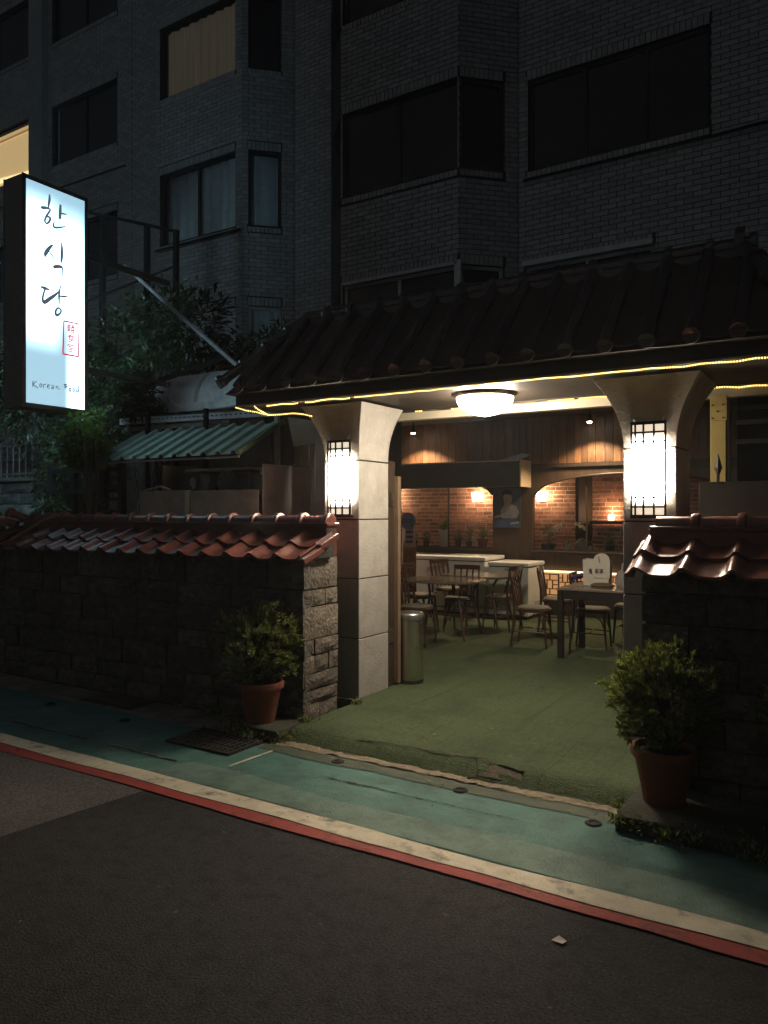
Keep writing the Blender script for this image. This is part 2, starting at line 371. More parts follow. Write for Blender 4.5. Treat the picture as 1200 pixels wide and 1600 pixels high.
def s_tile(p=.258, L=.24):
    mb = MB(); n = 20; us = [-.22 + 1.20*i/n for i in range(n+1)]; V = []
    def h(u): return .047*(.5+.5*math.cos(2*math.pi*(u*.92 if u > 0 else u*1.7)))**2.3
    for y, lift in ((0,0),(L,0)):
        for th in (0, -.018):
            for u in us: V.append((u*p, y, h(u)+th))
    m = n+1; F = []
    for i in range(n):
        F.append((i, i+1, 2*m+i+1, 2*m+i)); F.append((m+i+1, m+i, 3*m+i, 3*m+i+1))
        F.append((i+1, i, m+i, m+i+1)); F.append((2*m+i, 2*m+i+1, 3*m+i+1, 3*m+i))
    F.append((0, 2*m, 3*m, m)); F.append((n, m+n, 3*m+n, 2*m+n))
    mb.add(V, F); return mb
STILE = meshof(s_tile(), 'roof_tile', TILE, True)
def barrel(L=.258, r=.058, collar=True):
    mb = MB(); n = 12; prof = [(0,r),(L*.80,r),(L*.805,r+.016),(L*.86,r+.022),(L*.97,r+.020),(L,r+.004)]
    V = []
    for x, q in prof:
        for j in range(n+1):
            a = math.pi*(-.12 + 1.24*j/n); V.append((x, q*math.cos(a), q*math.sin(a)))
    F = []
    for i in range(len(prof)-1):
        for j in range(n): F.append((i*(n+1)+j, i*(n+1)+j+1, (i+1)*(n+1)+j+1, (i+1)*(n+1)+j))
    F.append(tuple(range(n+1))); F.append(tuple((len(prof)-1)*(n+1)+j for j in range(n+1))[::-1])
    mb.add(V, F); return mb
RTILE = meshof(barrel(), 'ridge_tile', TILE, True)
SL = R(19.5)

def stone_wall(x0, x1, label, end_right, seed, zb=0):
    rr = random.Random(seed); t = thing('stone_wall', label, 'wall', ((x0+x1)/2, 5.0, 0), 'stone walls with tiled tops beside the gate')
    MB().box(x0+.02, x1-.03, 4.735, 5.16, 0, 1.34).build('core', MORT, t)
    z = .02; row = 0
    while z < 1.30:
        h = rr.choice((.13,.15,.18,.22)); h = min(h, 1.335 - z)
        if 1.335 - z - h < .08: h = 1.335 - z
        x = x0
        while x < x1 - .03:
            w = rr.uniform(.22,.55)
            if x1 - x - w < .2: w = x1 - x
            stone_mb(x+.006, min(x+w, x1)-.006, 4.70+rr.uniform(-.012,.008), 4.80, z+.006, z+h-.006, 'y', rr).build('stone', STONE, t, bevel=.0)
            x += w
        z += h
    if end_right:   # lit end face toward the entrance, courses as seen
        courses = [(1.34,1.09,[1]),(1.09,.955,[.26,.36,.38]),(.955,.70,[1]),(.70,.575,[.3,.7]),(.575,.43,[.3,.42,.28]),(.43,.30,[1]),(.30,.19,[1]),(.19,.03,[.45,.55])]
        for zt, zb_, ws in courses:
            y = 4.715; tot = 5.17-4.715
            for w in ws:
                d = w*tot
                stone_mb(x1-.10, x1+rr.uniform(-.006,.014), y+.006, y+d-.006, zb_+.007, zt-.007, 'x', rr, .010).build('stone', STONEL, t)
                y += d
    # coping
    n = int(round((x1 - x0 + .14)/.258)); xe = x1 + .14 if end_right else x0 - .07
    for row, (y, z) in enumerate(((4.55,1.340),(4.735,1.405))):
        for i in range(n):
            xx = (x1 + .10 - (i+1)*.258) if end_right else (x0 + .0 + i*.258)
            piece('roof_tile', STILE, t, (xx, y + rr.uniform(-.004,.004), z + .026*row + rr.uniform(-.006,.006)), (SL + rr.uniform(-.02,.02), rr.uniform(-.03,.03), rr.uniform(-.025,.025)))
            if xx < x1 - .45 or not end_right: piece('roof_tile', STILE, t, (xx + .258, 10.0 - y, z + .012*row), (SL, 0, math.pi))
    MB().box(x0, x1+.05, 4.93, 5.07, 1.35, 1.605).build('ridge_bed', TILE, t)
    MB().box(x0, x1+.07, 4.915, 5.085, 1.585, 1.612).build('ridge_course', TILE, t, bevel=.006)
    m = int(round((x1 - x0 + .06)/.258))
    for i in range(m):
        xx = (x1 + .05 - (i+1)*.258) if end_right else (x0 + .03 + i*.258)
        piece('ridge_tile', RTILE, t, (xx, 5.0, 1.615 + rr.uniform(-.004,.004)), (0, rr.uniform(-.012,.012), rr.uniform(-.012,.012)))
    if end_right:
        for k, (ya, za, yb, zb2) in enumerate(((4.53,1.325,4.78,1.415),(4.74,1.425,4.98,1.51))):
            MB().bar((x1+.115, ya, za), (x1+.115, yb, zb2), .05, .05).build('verge_tile', TILE, t, bevel=.008)
        MB().poly([(x1+.055,4.72,1.338),(x1+.055,5.03,1.338),(x1+.055,5.03,1.58),(x1+.055,4.95,1.57),(x1+.055,4.90,1.48)], (-.012,0,0)).build('gable_infill', MORT, t)
    else:
        for k, (ya, za, yb, zb2) in enumerate(((4.55,1.33,4.78,1.415),(4.74,1.425,4.98,1.51))):
            MB().bar((x0-.03, ya, za), (x0-.03, yb, zb2), .05, .03).build('verge_tile', TILE, t, bevel=.008)
    return t
wl = stone_wall(-7.62, -3.67, 'long dark stone wall with red tiled top left of the gate', True, 21)
wr = stone_wall(-1.13, 2.2, 'dark stone wall with glossy tiled top right of the gate', False, 22)
# hip where the left wall turns away
rr = random.Random(5)
for i in range(5):
    f = i/5.0
    piece('hip_tile', RTILE, wl, (-7.62-.62*f, 5.0-.40*f, 1.60-.26*f), (0, R(-20), R(213)))
for row, (y, z) in enumerate(((4.55,1.340),(4.735,1.405))):
    for i in range(3-row):
        piece('roof_tile', STILE, wl, (-7.85-i*.258, y, z+.012*row), (SL, 0, rr.uniform(-.02,.02)))
MB().box(-9.2,-7.63,4.735,5.27,0,1.33).build('core', MORT, wl)
z = .02
while z < 1.28:
    h = rr.choice((.13,.16,.2)); x = -9.2; h = min(h, 1.33-z)
    while x < -7.65:
        w = rr.uniform(.25,.5)
        if -7.62-x-w < .18: w = -7.62-x
        stone_mb(x+.006, x+w-.006, 4.70, 4.80, z+.006, z+h-.006, 'y', rr).build('stone', STONE, wl); x += w
    z += h
o = MB().tube([(-6.72,4.80,1.70),(-6.95,4.70,1.62),(-7.15,4.62,1.50),(-7.28,4.55,1.42)], [.012,.013,.012,.010], 6).build('branch', mat('dry branch', (.16,.12,.07), .85, .3, 20))
tag(o, 'bare dry branch lying across the left end of the tiled wall top', 'branch')

# planter steps at the gate corners
def step(name, x0, x1, y0, y1, label):
    t = thing(name, label, 'step', ((x0+x1)/2,(y0+y1)/2,0), 'low stone steps under the flowerpots')
    MB().box(x0,x1,y0,y1,.0,.096).build('slab', mat('shade-darkened stone slab', (.040,.040,.028), .95, .4, 12, .8, 40, dirt=((.03,.04,.018), 4, .45, .7)), t, bevel=.012); return t  # slab colour darkened to stand in for shade beside the wall
step('stone_step', -4.12, -3.64, 4.34, 4.69, 'low weathered stone slab under the left flowerpot')
step('stone_step', -1.12, .1, 4.10, 4.69, 'low dark stone slab under the right flowerpot')

# ------------------------------------------------------------------ gate pillars
def loft(mb, rects):   # rects: (x0,x1,y0,y1,z)
    V = []; F = []
    for (a,b,c,d,z) in rects: V += [(a,c,z),(b,c,z),(b,d,z),(a,d,z)]
    for i in range(len(rects)-1):
        for j in range(4): F.append((i*4+j, i*4+(j+1)%4, (i+1)*4+(j+1)%4, (i+1)*4+j))
    F.append((3,2,1,0)); k = (len(rects)-1)*4; F.append((k,k+1,k+2,k+3)); mb.add(V, F)
def pillar(x0, x1, fl, fr, y0, y1, label):
    t = thing('gate_pillar', label, 'pillar', ((x0+x1)/2,(y0+y1)/2,.1), 'stone clad gate pillars')
    MB().box(x0+.012,x1-.012,y0+.012,y1-.012,.1,2.3).build('core', GROUT, t)
    for a, b in ((.1,.605),(.615,1.12),(1.13,1.63),(1.64,2.138)):
        MB().box(x0,x1,y0,y1,a,b).build('block', MARB, t, bevel=.004)
    mb = MB(); rc = []; N = 14
    for i in range(N+1):
        f = i/N; e = (f**2.1)
        rc.append((x0-fl*e, x1+fr*e, y0-.07*e, y1+.14*e, 2.15+.485*f))
    loft(mb, rc); mb.build('capital', MARB, t, bevel=.003)
    return t
pillar(-4.03,-3.666,.215,.075,5.463,5.94,'gate pillar with flared top joined to the left wall')
pillar(-1.433,-1.078,.20,.165,5.463,5.95,'gate pillar with flared top beside the right wall')

def lantern(x0, x1, label):
    t = thing('wall_lantern', label, 'lantern', ((x0+x1)/2, 5.46, 1.67), 'lit lattice lanterns on the gate pillars')
    y0, y1 = 5.425, 5.4615
    MB().box(x0+.008,x1-.008,y0+.006,y1,1.680,2.302).build('diffuser', LANT, t)
    fr = mat('black lantern metal', (.02,.018,.016), .4, metal=.5)
    bw = .006
    def v(x, y): MB().box(x-bw,x+bw,y-bw,y+bw,1.672,2.312).build('bar', fr, t)
    xs = [x0+.0045, x0+.030, x0+.085, x0+.155, x1-.0045]
    for x in xs: v(x, y0)
    for x in xs[2:4]: MB().box(x-.007,x+.007,y0-.008,y0-.002,1.81,2.18).build('bar', fr, t)
    for z in (1.676,1.735,1.80,2.185,2.248,2.307):
        MB().box(x0,x1,y0-.003,y0+.006,z-bw,z+bw).build('bar', fr, t)
    MB().box(x0-.004,x1+.004,y0-.006,y1,1.656,1.672).build('base_plate', fr, t)
    MB().box(x0-.004,x1+.004,y0-.006,y1,2.311,2.322).build('top_plate', fr, t)
    for xa, xb in ((x0-.001,x0+.0045),(x1-.0045,x1+.001)): MB().box(xa,xb,y0+.002,y0+.018,1.673,2.310).build('glow_shield', fr, t)  # added shields that keep the side glow off the pillar face
    for k, dx in enumerate((.02, x1-x0-.02)):
        MB().tube([(x0+dx,y1-.03,2.322),(x0+dx,y1-.03,2.345),(x0+dx+.008,y1-.02,2.36)], .006, 6).build('hook', STEEL, t)
LANT = graded('lantern paper', (1,.83,.63), 1.99, .32, .85, 270)
lantern(-3.970,-3.733,'lit lattice lantern on the gate pillar joined to the left wall')
lantern(-1.371,-1.138,'lit lattice lantern on the gate pillar beside the right wall')

# ------------------------------------------------------------------ gate canopy
ct = thing('gate_canopy', 'dark tiled gate roof with round tile ends spanning the two pillars', 'roof', (-2.55,5.71,2.63))
XL, XR, YE, YR, YB, ZE, ZR = -4.83, -.27, 5.05, 5.71, 6.37, 2.775, 3.47
def roofz(y): return ZE + (ZR-ZE)*(min(y, 2*YR-y)-YE)/(YR-YE)
# under-roof solid (hipped)
MB().add([(XL,YE,ZE-.03),(XR,YE,ZE-.03),(XR,YB,ZE-.03),(XL,YB,ZE-.03),(XL+.45,YR,ZR-.03),(XR-.45,YR,ZR-.03)],
         [(0,1,5,4),(1,2,5),(2,3,4,5),(3,0,4),(0,3,2,1)]).build('roof_deck', mat('dark roof felt', (.015,.011,.009), .8), ct)
SLN = math.hypot(YR-YE, ZR-ZE); AN = math.atan2(ZR-ZE, YR-YE)
def cover(L):
    mb = MB(); n = 8; V = []
    for y, r in ((0,.050),(L,.043)):
        for j in range(n+1):
            a = math.pi*j/n; V.append((r*math.cos(a), y, r*math.sin(a)))
    F = [(j, n+1+j, n+2+j, j+1) for j in range(n)] + [tuple(range(n+1))]
    mb.add(V, F); return mb
def pan(L, w=.21):
    mb = MB(); n = 6; V = []
    for y in (0, L):
        for j in range(n+1):
            u = -1+2*j/n; V.append((u*w/2, y, .030*u*u-.012))
        for j in range(n+1):
            u = -1+2*j/n; V.append((u*w/2, y, .030*u*u-.026))
    m = n+1; F = []
    for j in range(n):
        F += [(j, j+1, 2*m+j+1, 2*m+j), (m+j+1, m+j, 3*m+j, 3*m+j+1), (j+1, j, m+j, m+j+1)]
    mb.add(V, F); return mb
COVER = meshof(cover(.30), 'cover_tile', TILED, True); PAN = meshof(pan(.30), 'pan_tile', mat('dull dark roof tile', (.024,.014,.011), .62, .3, 9, rand=.3), True)
DISC = meshof(MB().lathe([(.001,-.008),(.034,-.008),(.042,-.012),(.052,-.008),(.052,.012),(.001,.012)], n=14), 'tile_end',
              mat('tile end', (.032,.013,.010), .35, .3, 12, rand=.3))
rr = random.Random(8); P = .2675; ncol = 17
xs = [-4.65 + i*P for i in range(ncol)]
dy, dz = math.cos(AN), math.sin(AN)
for i, x in enumerate(xs):
    smax = SLN - .03
    lim = min((x-XL), (XR-x))/.45*SLN     # hips cut the outer columns short
    k = 0; s = 0.0
    while s < min(smax, lim) - .10:
        y, z = YE + s*dy, ZE + s*dz
        lift = .035 + .010*(1 if k else 1)
        piece('cover_tile', COVER, ct, (x, y - dz*(.03-.012*(k%1)), z + dy*.03 + .004*rr.uniform(-1,1)), (AN + R(1.6), 0, rr.uniform(-.012,.012)))
        s += .235; k += 1
    piece('tile_end', DISC, ct, (x, YE-.012, ZE+.020), (R(90), 0, 0))
    for side in (-1,):
        xp = x - P/2; limp = min((xp-XL), (XR-xp))/.45*SLN; s = 0.0
        while s < min(smax, limp) - .10:
            y, z = YE + s*dy, ZE + s*dz
            piece('pan_tile', PAN, ct, (xp, y - dz*.012, z + dy*.012), (AN + R(1.6), 0, rr.uniform(-.008,.008))); s += .235
# rear slope cover tiles (few are seen from aside)
for i, x in enumerate(xs):
    lim = min((x-XL), (XR-x))/.45*SLN; s = 0.0
    while s < min(SLN-.03, lim) - .10:
        piece('cover_tile', COVER, ct, (x, YB - s*dy + dz*.03, ZE + s*dz + dy*.03), (AN + R(1.6), 0, math.pi)); s += .235
RDARK = meshof(barrel(.272,.062), 'ridge_tile', TILED, True)
MB().box(XL+.42,XR-.42,YR-.05,YR+.05,ZR-.06,ZR+.035).build('ridge_bed', TILED, ct)
for i in range(14):
    x = XL + .42 + i*.272
    if x > XR-.6: break
    piece('ridge_tile', RDARK, ct, (x, YR, ZR+.035), (0, rr.uniform(-.01,.01), rr.uniform(-.01,.01)))
MB().poly([(XR-.47,YR-.075,ZR-.05),(XR-.47,YR+.075,ZR-.05),(XR-.47,YR+.085,ZR+.10),(XR-.47,YR,ZR+.17),(XR-.47,YR-.085,ZR+.10)], (.06,0,0)).build('ridge_end', TILED, ct)
for (xa, ya, xb, yb) in ((XL+.44,YR,XL-.02,YE-.03),(XR-.44,YR,XR+.02,YE-.03),(XL+.44,YR,XL-.02,YB+.03),(XR-.44,YR,XR+.02,YB+.03)):
    a = Vector((xa,ya,ZR+.03)); b = Vector((xb,yb,ZE+.05)); d = b-a; L = d.length; n = 4; d.normalize()
    rz = math.atan2(d.y, d.x); ry = math.asin(-d.z)
    for i in range(1 if yb > YR else 0, n):
        p = a + d*(L*i/n); piece('hip_tile', RDARK, ct, p, (0, ry, rz), (L/n/.272*1.02, 1, 1))
# end slopes: short cover tiles
for sx, xe in ((1, XL), (-1, XR)):
    ang = math.atan2(ZR-ZE, .45)
    for yy in (5.25,5.48,5.71,5.94,6.17):
        f = 1 - abs(yy-YR)/(YR-YE); s = 0
        L = f*math.hypot(.45, ZR-ZE)
        while s < L - .27:
            piece('cover_tile', COVER, ct, (xe + sx*s*math.cos(ang), yy, ZE + s*math.sin(ang) + .02), (ang, 0, R(-90) if sx > 0 else R(90))); s += .235
FASC = mat('dark brown fascia', (.030,.020,.014), .55, .25, 4, grain=(1,8,8))
MB().box(XL+.04,XR-.04,5.15,5.18,2.648,2.80).build('fascia', FASC, ct)
MB().box(XL+.04,XR-.04,6.24,6.27,2.648,2.80).build('fascia', FASC, ct)
MB().box(XL+.04,XL+.07,5.18,6.24,2.648,2.80).build('fascia', FASC, ct)
MB().box(XR-.07,XR-.04,5.18,6.24,2.648,2.80).build('fascia', FASC, ct)
MB().box(XL+.03,XR-.03,5.140,5.150,2.640,2.654).build('drip_edge', mat('pale trim', (.30,.24,.17), .5), ct)
MB().box(XL+.075,XR-.075,5.185,6.235,2.655,2.68).build('soffit', mat('brown soffit', (.040,.028,.019), .6, .2, 4, grain=(.6,6,6)), ct)

LED = lit('warm light string', (1,.70,.20), 6.5)
def string_light(pts, label, seed, gaps=(), sag=.006, step=.017):
    rr = random.Random(seed); t = thing('string_light', label, 'string light', pts[0], 'warm strings of lights on the gate')
    P = []; L = 0
    pv = [Vector(p) for p in pts]; path = []
    for a, b in zip(pv, pv[1:]):
        n = max(2, int((b-a).length/.10))
        for i in range(n): path.append(a + (b-a)*i/n + Vector((0, rr.uniform(-.003,.003), rr.uniform(-sag,sag))))
    path.append(pv[-1])
    MB().tube(path, .0045, 5).build('cable', mat('clear cable', (.35,.27,.12), .4), t)
    mb = MB(); d = 0; tot = sum((b-a).length for a, b in zip(path, path[1:])); acc = 0
    for a, b in zip(path, path[1:]):
        l = (b-a).length; n = max(1, int(l/step))
        for i in range(n):
            q = (acc + l*i/n)/tot
            if any(g0 < q < g1 for g0, g1 in gaps): continue
            p = a + (b-a)*(i/n); r = .0052
            mb.add([(p.x+r,p.y,p.z-.004),(p.x-r,p.y,p.z-.004),(p.x,p.y+r,p.z-.004),(p.x,p.y-r,p.z-.004),(p.x,p.y,p.z+r-.004),(p.x,p.y,p.z-2*r-.004)],
                   [(0,2,4),(2,1,4),(1,3,4),(3,0,4),(2,0,5),(1,2,5),(3,1,5),(0,3,5)])
        acc += l
    kind(mb.build('bulbs', LED, t), 'stuff'); return t
string_light([(-4.55,5.135,2.632),(-3.6,5.133,2.633),(-2.2,5.135,2.636),(-.35,5.135,2.632)], 'long warm string of lights along the front edge of the gate roof', 1,
             gaps=((.0,.03),(.115,.13),(.245,.252)))
string_light([(-4.78,5.14,2.64),(-4.62,5.24,2.60),(-4.52,5.30,2.575),(-4.3,5.36,2.585),(-4.12,5.42,2.55)], 'short loop of lights at the left corner of the gate roof', 2, sag=.004)
string_light([(-4.535,5.30,2.575),(-4.54,5.20,2.60),(-4.55,5.135,2.632)], 'short upright piece of lights joining the string at the left roof corner', 5, sag=.003)
string_light([(-3.6,6.335,2.66),(-2.3,6.335,2.655),(-1.75,6.335,2.657),(-.9,6.335,2.655),(.2,6.335,2.62)], 'second warm string of lights along the cream beam behind the gate', 3,
             gaps=((.02,.10),(.14,.34),(.40,.41)))

# cream steel frame behind the gate
t = thing('steel_gantry', 'cream painted steel beam and post behind the gate pillars', 'frame', (-1.0,6.35,.1))
MB().box(-4.45,.9,6.34,6.44,2.575,2.648).build('beam', CREAM, t, bevel=.003)
MB().box(-1.003,-.892,6.345,6.435,.1,2.575).build('post', YELLOW, t, bevel=.003)
MB().poly([(-1.003,6.337,2.40),(-.885,6.337,2.40),(-.885,6.337,2.60),(-.95,6.337,2.60),(-1.003,6.337,2.55)], (0,.007,0)).build('gusset_plate', YELLOW, t)
for (x, z) in ((-.985,2.42),(-.91,2.42),(-.95,2.47),(-.985,2.52),(-.91,2.52)):
    MB().lathe([(.006,0),(.006,.004),(.002,.006)], (0,0,0), 8)
    o = MB().add([(x-.006,6.333,z-.006),(x+.006,6.333,z-.006),(x+.006,6.333,z+.006),(x-.006,6.333,z+.006),(x-.006,6.337,z-.006),(x+.006,6.337,z-.006),(x+.006,6.337,z+.006),(x-.006,6.337,z+.006)],
          [(0,1,2,3),(0,4,5,1),(1,5,6,2),(2,6,7,3),(3,7,4,0)]).build('bolt', IRON, t)
MB().box(-.885,-.868,6.36,6.42,.1,2.575).build('edge_strip', ALUW, t)

# dome lamp
t = thing('dome_lamp', 'lit frosted dome lamp under the middle of the gate roof', 'ceiling lamp', (-2.6,5.7,2.655))
MB().lathe([(.262,.0),(.262,-.012),(.245,-.03),(.225,-.034)], (-2.6,5.7,2.655), 32).build('rim', mat('bronze rim', (.06,.04,.025), .4, metal=.6), t, True)
prof = [(.228*math.cos(a), -.030-.145*math.sin(a)) for a in [R(90*i/10) for i in range(10)]] + [(.012,-.175)]
MB().lathe(prof, (-2.6,5.7,2.655), 32).build('bowl', lit('frosted bowl', (1,.85,.66), 140), t, True)
MB().lathe([(.014,-.172),(.014,-.185),(.004,-.192)], (-2.6,5.7,2.655), 10).build('finial', STEEL, t)

# folded gate leaf and brown post beside the left pillar
t = thing('gate_leaf', 'dark folded gate leaf with brown edge board beside the left pillar', 'gate', (-3.68,6.0,.1))
MB().box(-3.73,-3.69,5.95,6.10,.1,2.17).build('post', WOODD, t, bevel=.004)
MB().box(-3.70,-3.645,6.08,6.13,.12,2.03).build('edge_board', mat('tan board', (.15,.10,.06), .6, .3, 6, grain=(8,8,1)), t, bevel=.004)
MB().box(-4.6,-3.70,6.14,6.17,.12,2.0).build('panel', WOODD, t)
for z in (1.75,.5): MB().box(-3.695,-3.68,5.97,6.06,z,z+.13).build('hinge', STEEL, t)

# dark metal screen and finial right of the gate
t = thing('metal_screen', 'dark sheet metal screen behind the right wall, spear finial on top', 'screen', (.2,6.2,0))
BLK = mat('black sheet', (.030,.026,.022), .55, .25, 3)
for i in range(5): MB().box(-1.06+i*.62,-.45+i*.62,6.20,6.225,.1,1.927).build('panel', BLK, t, bevel=.003)
MB().bar((-.925,6.20,1.92),(-.925,6.20,1.98), .018).build('finial_stem', BLK, t)
MB().add([(-.925,6.20,1.955),(-.955,6.20,2.03),(-.895,6.20,2.03),(-.925,6.185,2.03),(-.925,6.215,2.03),(-.925,6.20,2.14)],
         [(0,3,1),(0,2,3),(0,4,2),(0,1,4),(5,1,3),(5,3,2),(5,2,4),(5,4,1)]).build('finial', BLK, t)
t = thing('rear_window', 'dark glazed side window seen right of the cream post', 'window', (.3,7.4,.1))
MB().box(-.95,2.2,7.42,7.45,.1,3.1).build('pane', BLACKG, t)
for z in (2.30,2.47,2.60): MB().box(-.95,2.2,7.40,7.42,z,z+.04).build('rail', ALU, t)
for x in (-.2,.9): MB().box(x,x+.05,7.395,7.42,.1,3.1).build('mullion', ALU, t)
# ------------------------------------------------------------------ apartment building behind
bd = thing('apartment_building', 'tall grey brick tiled apartment block with projecting bays behind the gate', 'building', (-8,11.6,0))
BR = []      # every brick: (centre, tangent, normal, half length, half height)
wallmb = MB()
def facade(p0, p1, z0, z1, ops, seed, brick=True, m=None):
    """one flat stretch from p0 to p1 (x right seen from the street) with openings (u0,u1,za,zb)"""
    rr = random.Random(seed); p0 = Vector((*p0,0)); p1 = Vector((*p1,0)); T = (p1-p0); L = T.length; T.normalize()
    N = Vector((T.y, -T.x, 0))
    us = sorted({0, L, *[o[0] for o in ops], *[o[1] for o in ops]}); zs = sorted({z0, z1, *[o[2] for o in ops], *[o[3] for o in ops]})
    for a, b in zip(us, us[1:]):
        for c, d in zip(zs, zs[1:]):
            um, zm = (a+b)/2, (c+d)/2
            if any(o[0] < um < o[1] and o[2] < zm < o[3] for o in ops): continue
            q = [p0+T*a+Vector((0,0,c)), p0+T*b+Vector((0,0,c)), p0+T*b+Vector((0,0,d)), p0+T*a+Vector((0,0,d))]
            q = [v - N*.014 for v in q]; wallmb.add(q, [(0,1,2,3)])
    for (a,b,c,d) in ops:   # reveals
        for (u, z, u2, z2) in ((a,c,b,c),(b,c,b,d),(b,d,a,d),(a,d,a,c)):
            q0 = p0+T*u+Vector((0,0,z))-N*.002; q1 = p0+T*u2+Vector((0,0,z2))-N*.002
            wallmb.add([q0, q1, q1-N*.16, q0-N*.16], [(0,1,2,3)])
    if not brick: return
    H, Wd = .08, .24
    r = 0; z = z0
    bands = []
    for o in ops: bands += [(o[0]-.02, o[1]+.02, o[3], o[3]+.16), (o[0]-.02, o[1]+.02, o[2]-.10, o[2])]
    while z < z1 - .01:
        off = (Wd/2 if r % 2 else 0)
        u = -off
        while u < L:
            a, b = max(u, 0), min(u+Wd, L)
            segs = [(a, b)]
            for o in [(q[0]-.0,q[1]+.0,q[2]-.0,q[3]+.0) for q in ops] + bands:
                if z + H*.6 > o[2] and z + H*.4 < o[3]:
                    ns = []
                    for s0, s1 in segs:
                        if s1 <= o[0] or s0 >= o[1]: ns.append((s0,s1)); continue
                        if s0 < o[0]: ns.append((s0,o[0]))
                        if s1 > o[1]: ns.append((o[1],s1))
                    segs = ns
            for s0, s1 in segs:
                if s1 - s0 > .03: BR.append((p0+T*((s0+s1)/2)+Vector((0,0,z+H/2)), T, N, (s1-s0)/2-.006, H/2-.006))
            u += Wd
        z += H; r += 1
    for (a, b, c, d) in bands:   # upright bricks over and under the windows
        if c >= z1 - .1 or d <= z0: continue
        u = max(a, 0)
        while u + .08 < min(b, L)+.01:
            BR.append((p0+T*(u+.04)+Vector((0,0,(c+d)/2)), T, N, .034, (d-c)/2-.005)); u += .08
FL = [(4.10,5.62),(7.12,8.58),(10.12,11.58),(13.12,14.58)]
def winrow(u0, u1): return [(u0,u1,a,b) for a, b in FL]
XA = 4.67
facade((-4.70,11.6),(1.6,11.6),3.3,13.6, [(.16,2.87,a,b) for a,b in FL[1:3]]+[(.1,2.1,4.10,5.62)], 1)
facade((-7.70,10.9),(-5.41,10.9),3.3,13.6, [(.04,2.25,a,b) for a,b in FL[:3]], 2)
facade((-5.41,10.9),(-4.70,11.6),3.3,13.6, [(.03,.76,a,b) for a,b in FL[:3]], 3)
facade((-8.40,11.6),(-7.70,10.9),3.3,13.6, [(.15,.95,a,b) for a,b in FL[:3]], 4, brick=False)
facade((-9.27,11.6),(-8.40,11.6),3.0,16, [], 5)
facade((-12.32,10.9),(-9.98,10.9),3.0,16, [(.10,2.17,a,b) for a,b in FL], 6)
facade((-9.98,10.9),(-9.27,11.6),3.0,16, [(.12,.74,a,b) for a,b in FL], 7)
facade((-13.03,11.6),(-12.32,10.9),3.0,16, [], 8, brick=False)
facade((-13.90,11.6),(-13.03,11.6),3.0,16, [], 9)
facade((-24.0,11.6),(-13.90,11.6),3.0,16, [(7.2,9.6,a,b) for a,b in FL]+[(1.5,6.47,a,b) for a,b in FL], 10)
wallmb.add([(-24,11.6,16),(1.6,11.6,16),(1.6,20,16),(-24,20,16)], [(0,1,2,3)])
wallmb.add([(1.6,11.6,0),(1.6,20,0),(1.6,20,16),(1.6,11.6,16)], [(0,1,2,3)])
wallmb.add([(-24,20,0),(-24,20,16),(1.6,20,16),(1.6,20,0)], [(0,1,2,3)])
wallmb.add([(-4.70,11.6,13.6),(1.6,11.6,13.6),(1.6,11.6,16),(-8.4,11.6,16),(-8.4,11.6,13.6)], [(0,1,2,3,4)])
wallmb.build('wall', BJOINT, bd)
wallmb2 = MB().box(-24,-13.0,11.62,11.9,0,3.0).build('plinth', CONC, bd)
# pilaster left of the far windows
MB().box(-17.48,-16.95,11.42,11.585,3.0,16).build('pilaster', mat('grey render', (.24,.25,.25), .8, .15, 4), bd)
camp = Vector((0,0,1.7)); fw = Vector((-math.sin(R(32)), math.cos(R(32)), 0)); rt = Vector((math.cos(R(32)), math.sin(R(32)), 0))
def seen(c):
    d = c - camp; t = d.dot(fw)
    if t < 1: return 0
    x = d.dot(rt)/t; y = d.z/t
    if abs(x) > .52 or abs(y) > .69: return 0
    # hidden low courses behind the gate roof
    return 1/t
def visible(b):
    c = b[0]; s = seen(c)
    if not s: return 0
    if c.x > -8 and c.z < 1.7 + 1.9*((c-camp).dot(fw))/7.2: return 0
    return s * abs((c-camp).normalized().dot(b[2]))**.5 * (1 if b[3] > .1 else .5)
BR.sort(key=lambda b: -visible(b))
UNIT = meshof(MB().box(-1,1,-.5,.5,-1,1), 'brick', BRT)
mbs = MB()
for i, (c, T, N, hl, hh) in enumerate(BR):
    if i < 300:
        piece('brick', UNIT, bd, c - N*.007, (0,0,math.atan2(T.y, T.x)), (hl, .020 + .003*random.random(), hh))
    else:
        k = .003*random.random()
        f = [c+T*sx*hl+Vector((0,0,sz*hh))+N*k for sx, sz in ((-1,-1),(1,-1),(1,1),(-1,1))]; g = [v - N*(.016+k) for v in f]
        mbs.add(f+g, [(0,1,2,3),(0,4,5,1),(1,5,6,2),(2,6,7,3),(3,7,4,0)])
kind(mbs.build('brick', BRTI, bd), 'stuff')

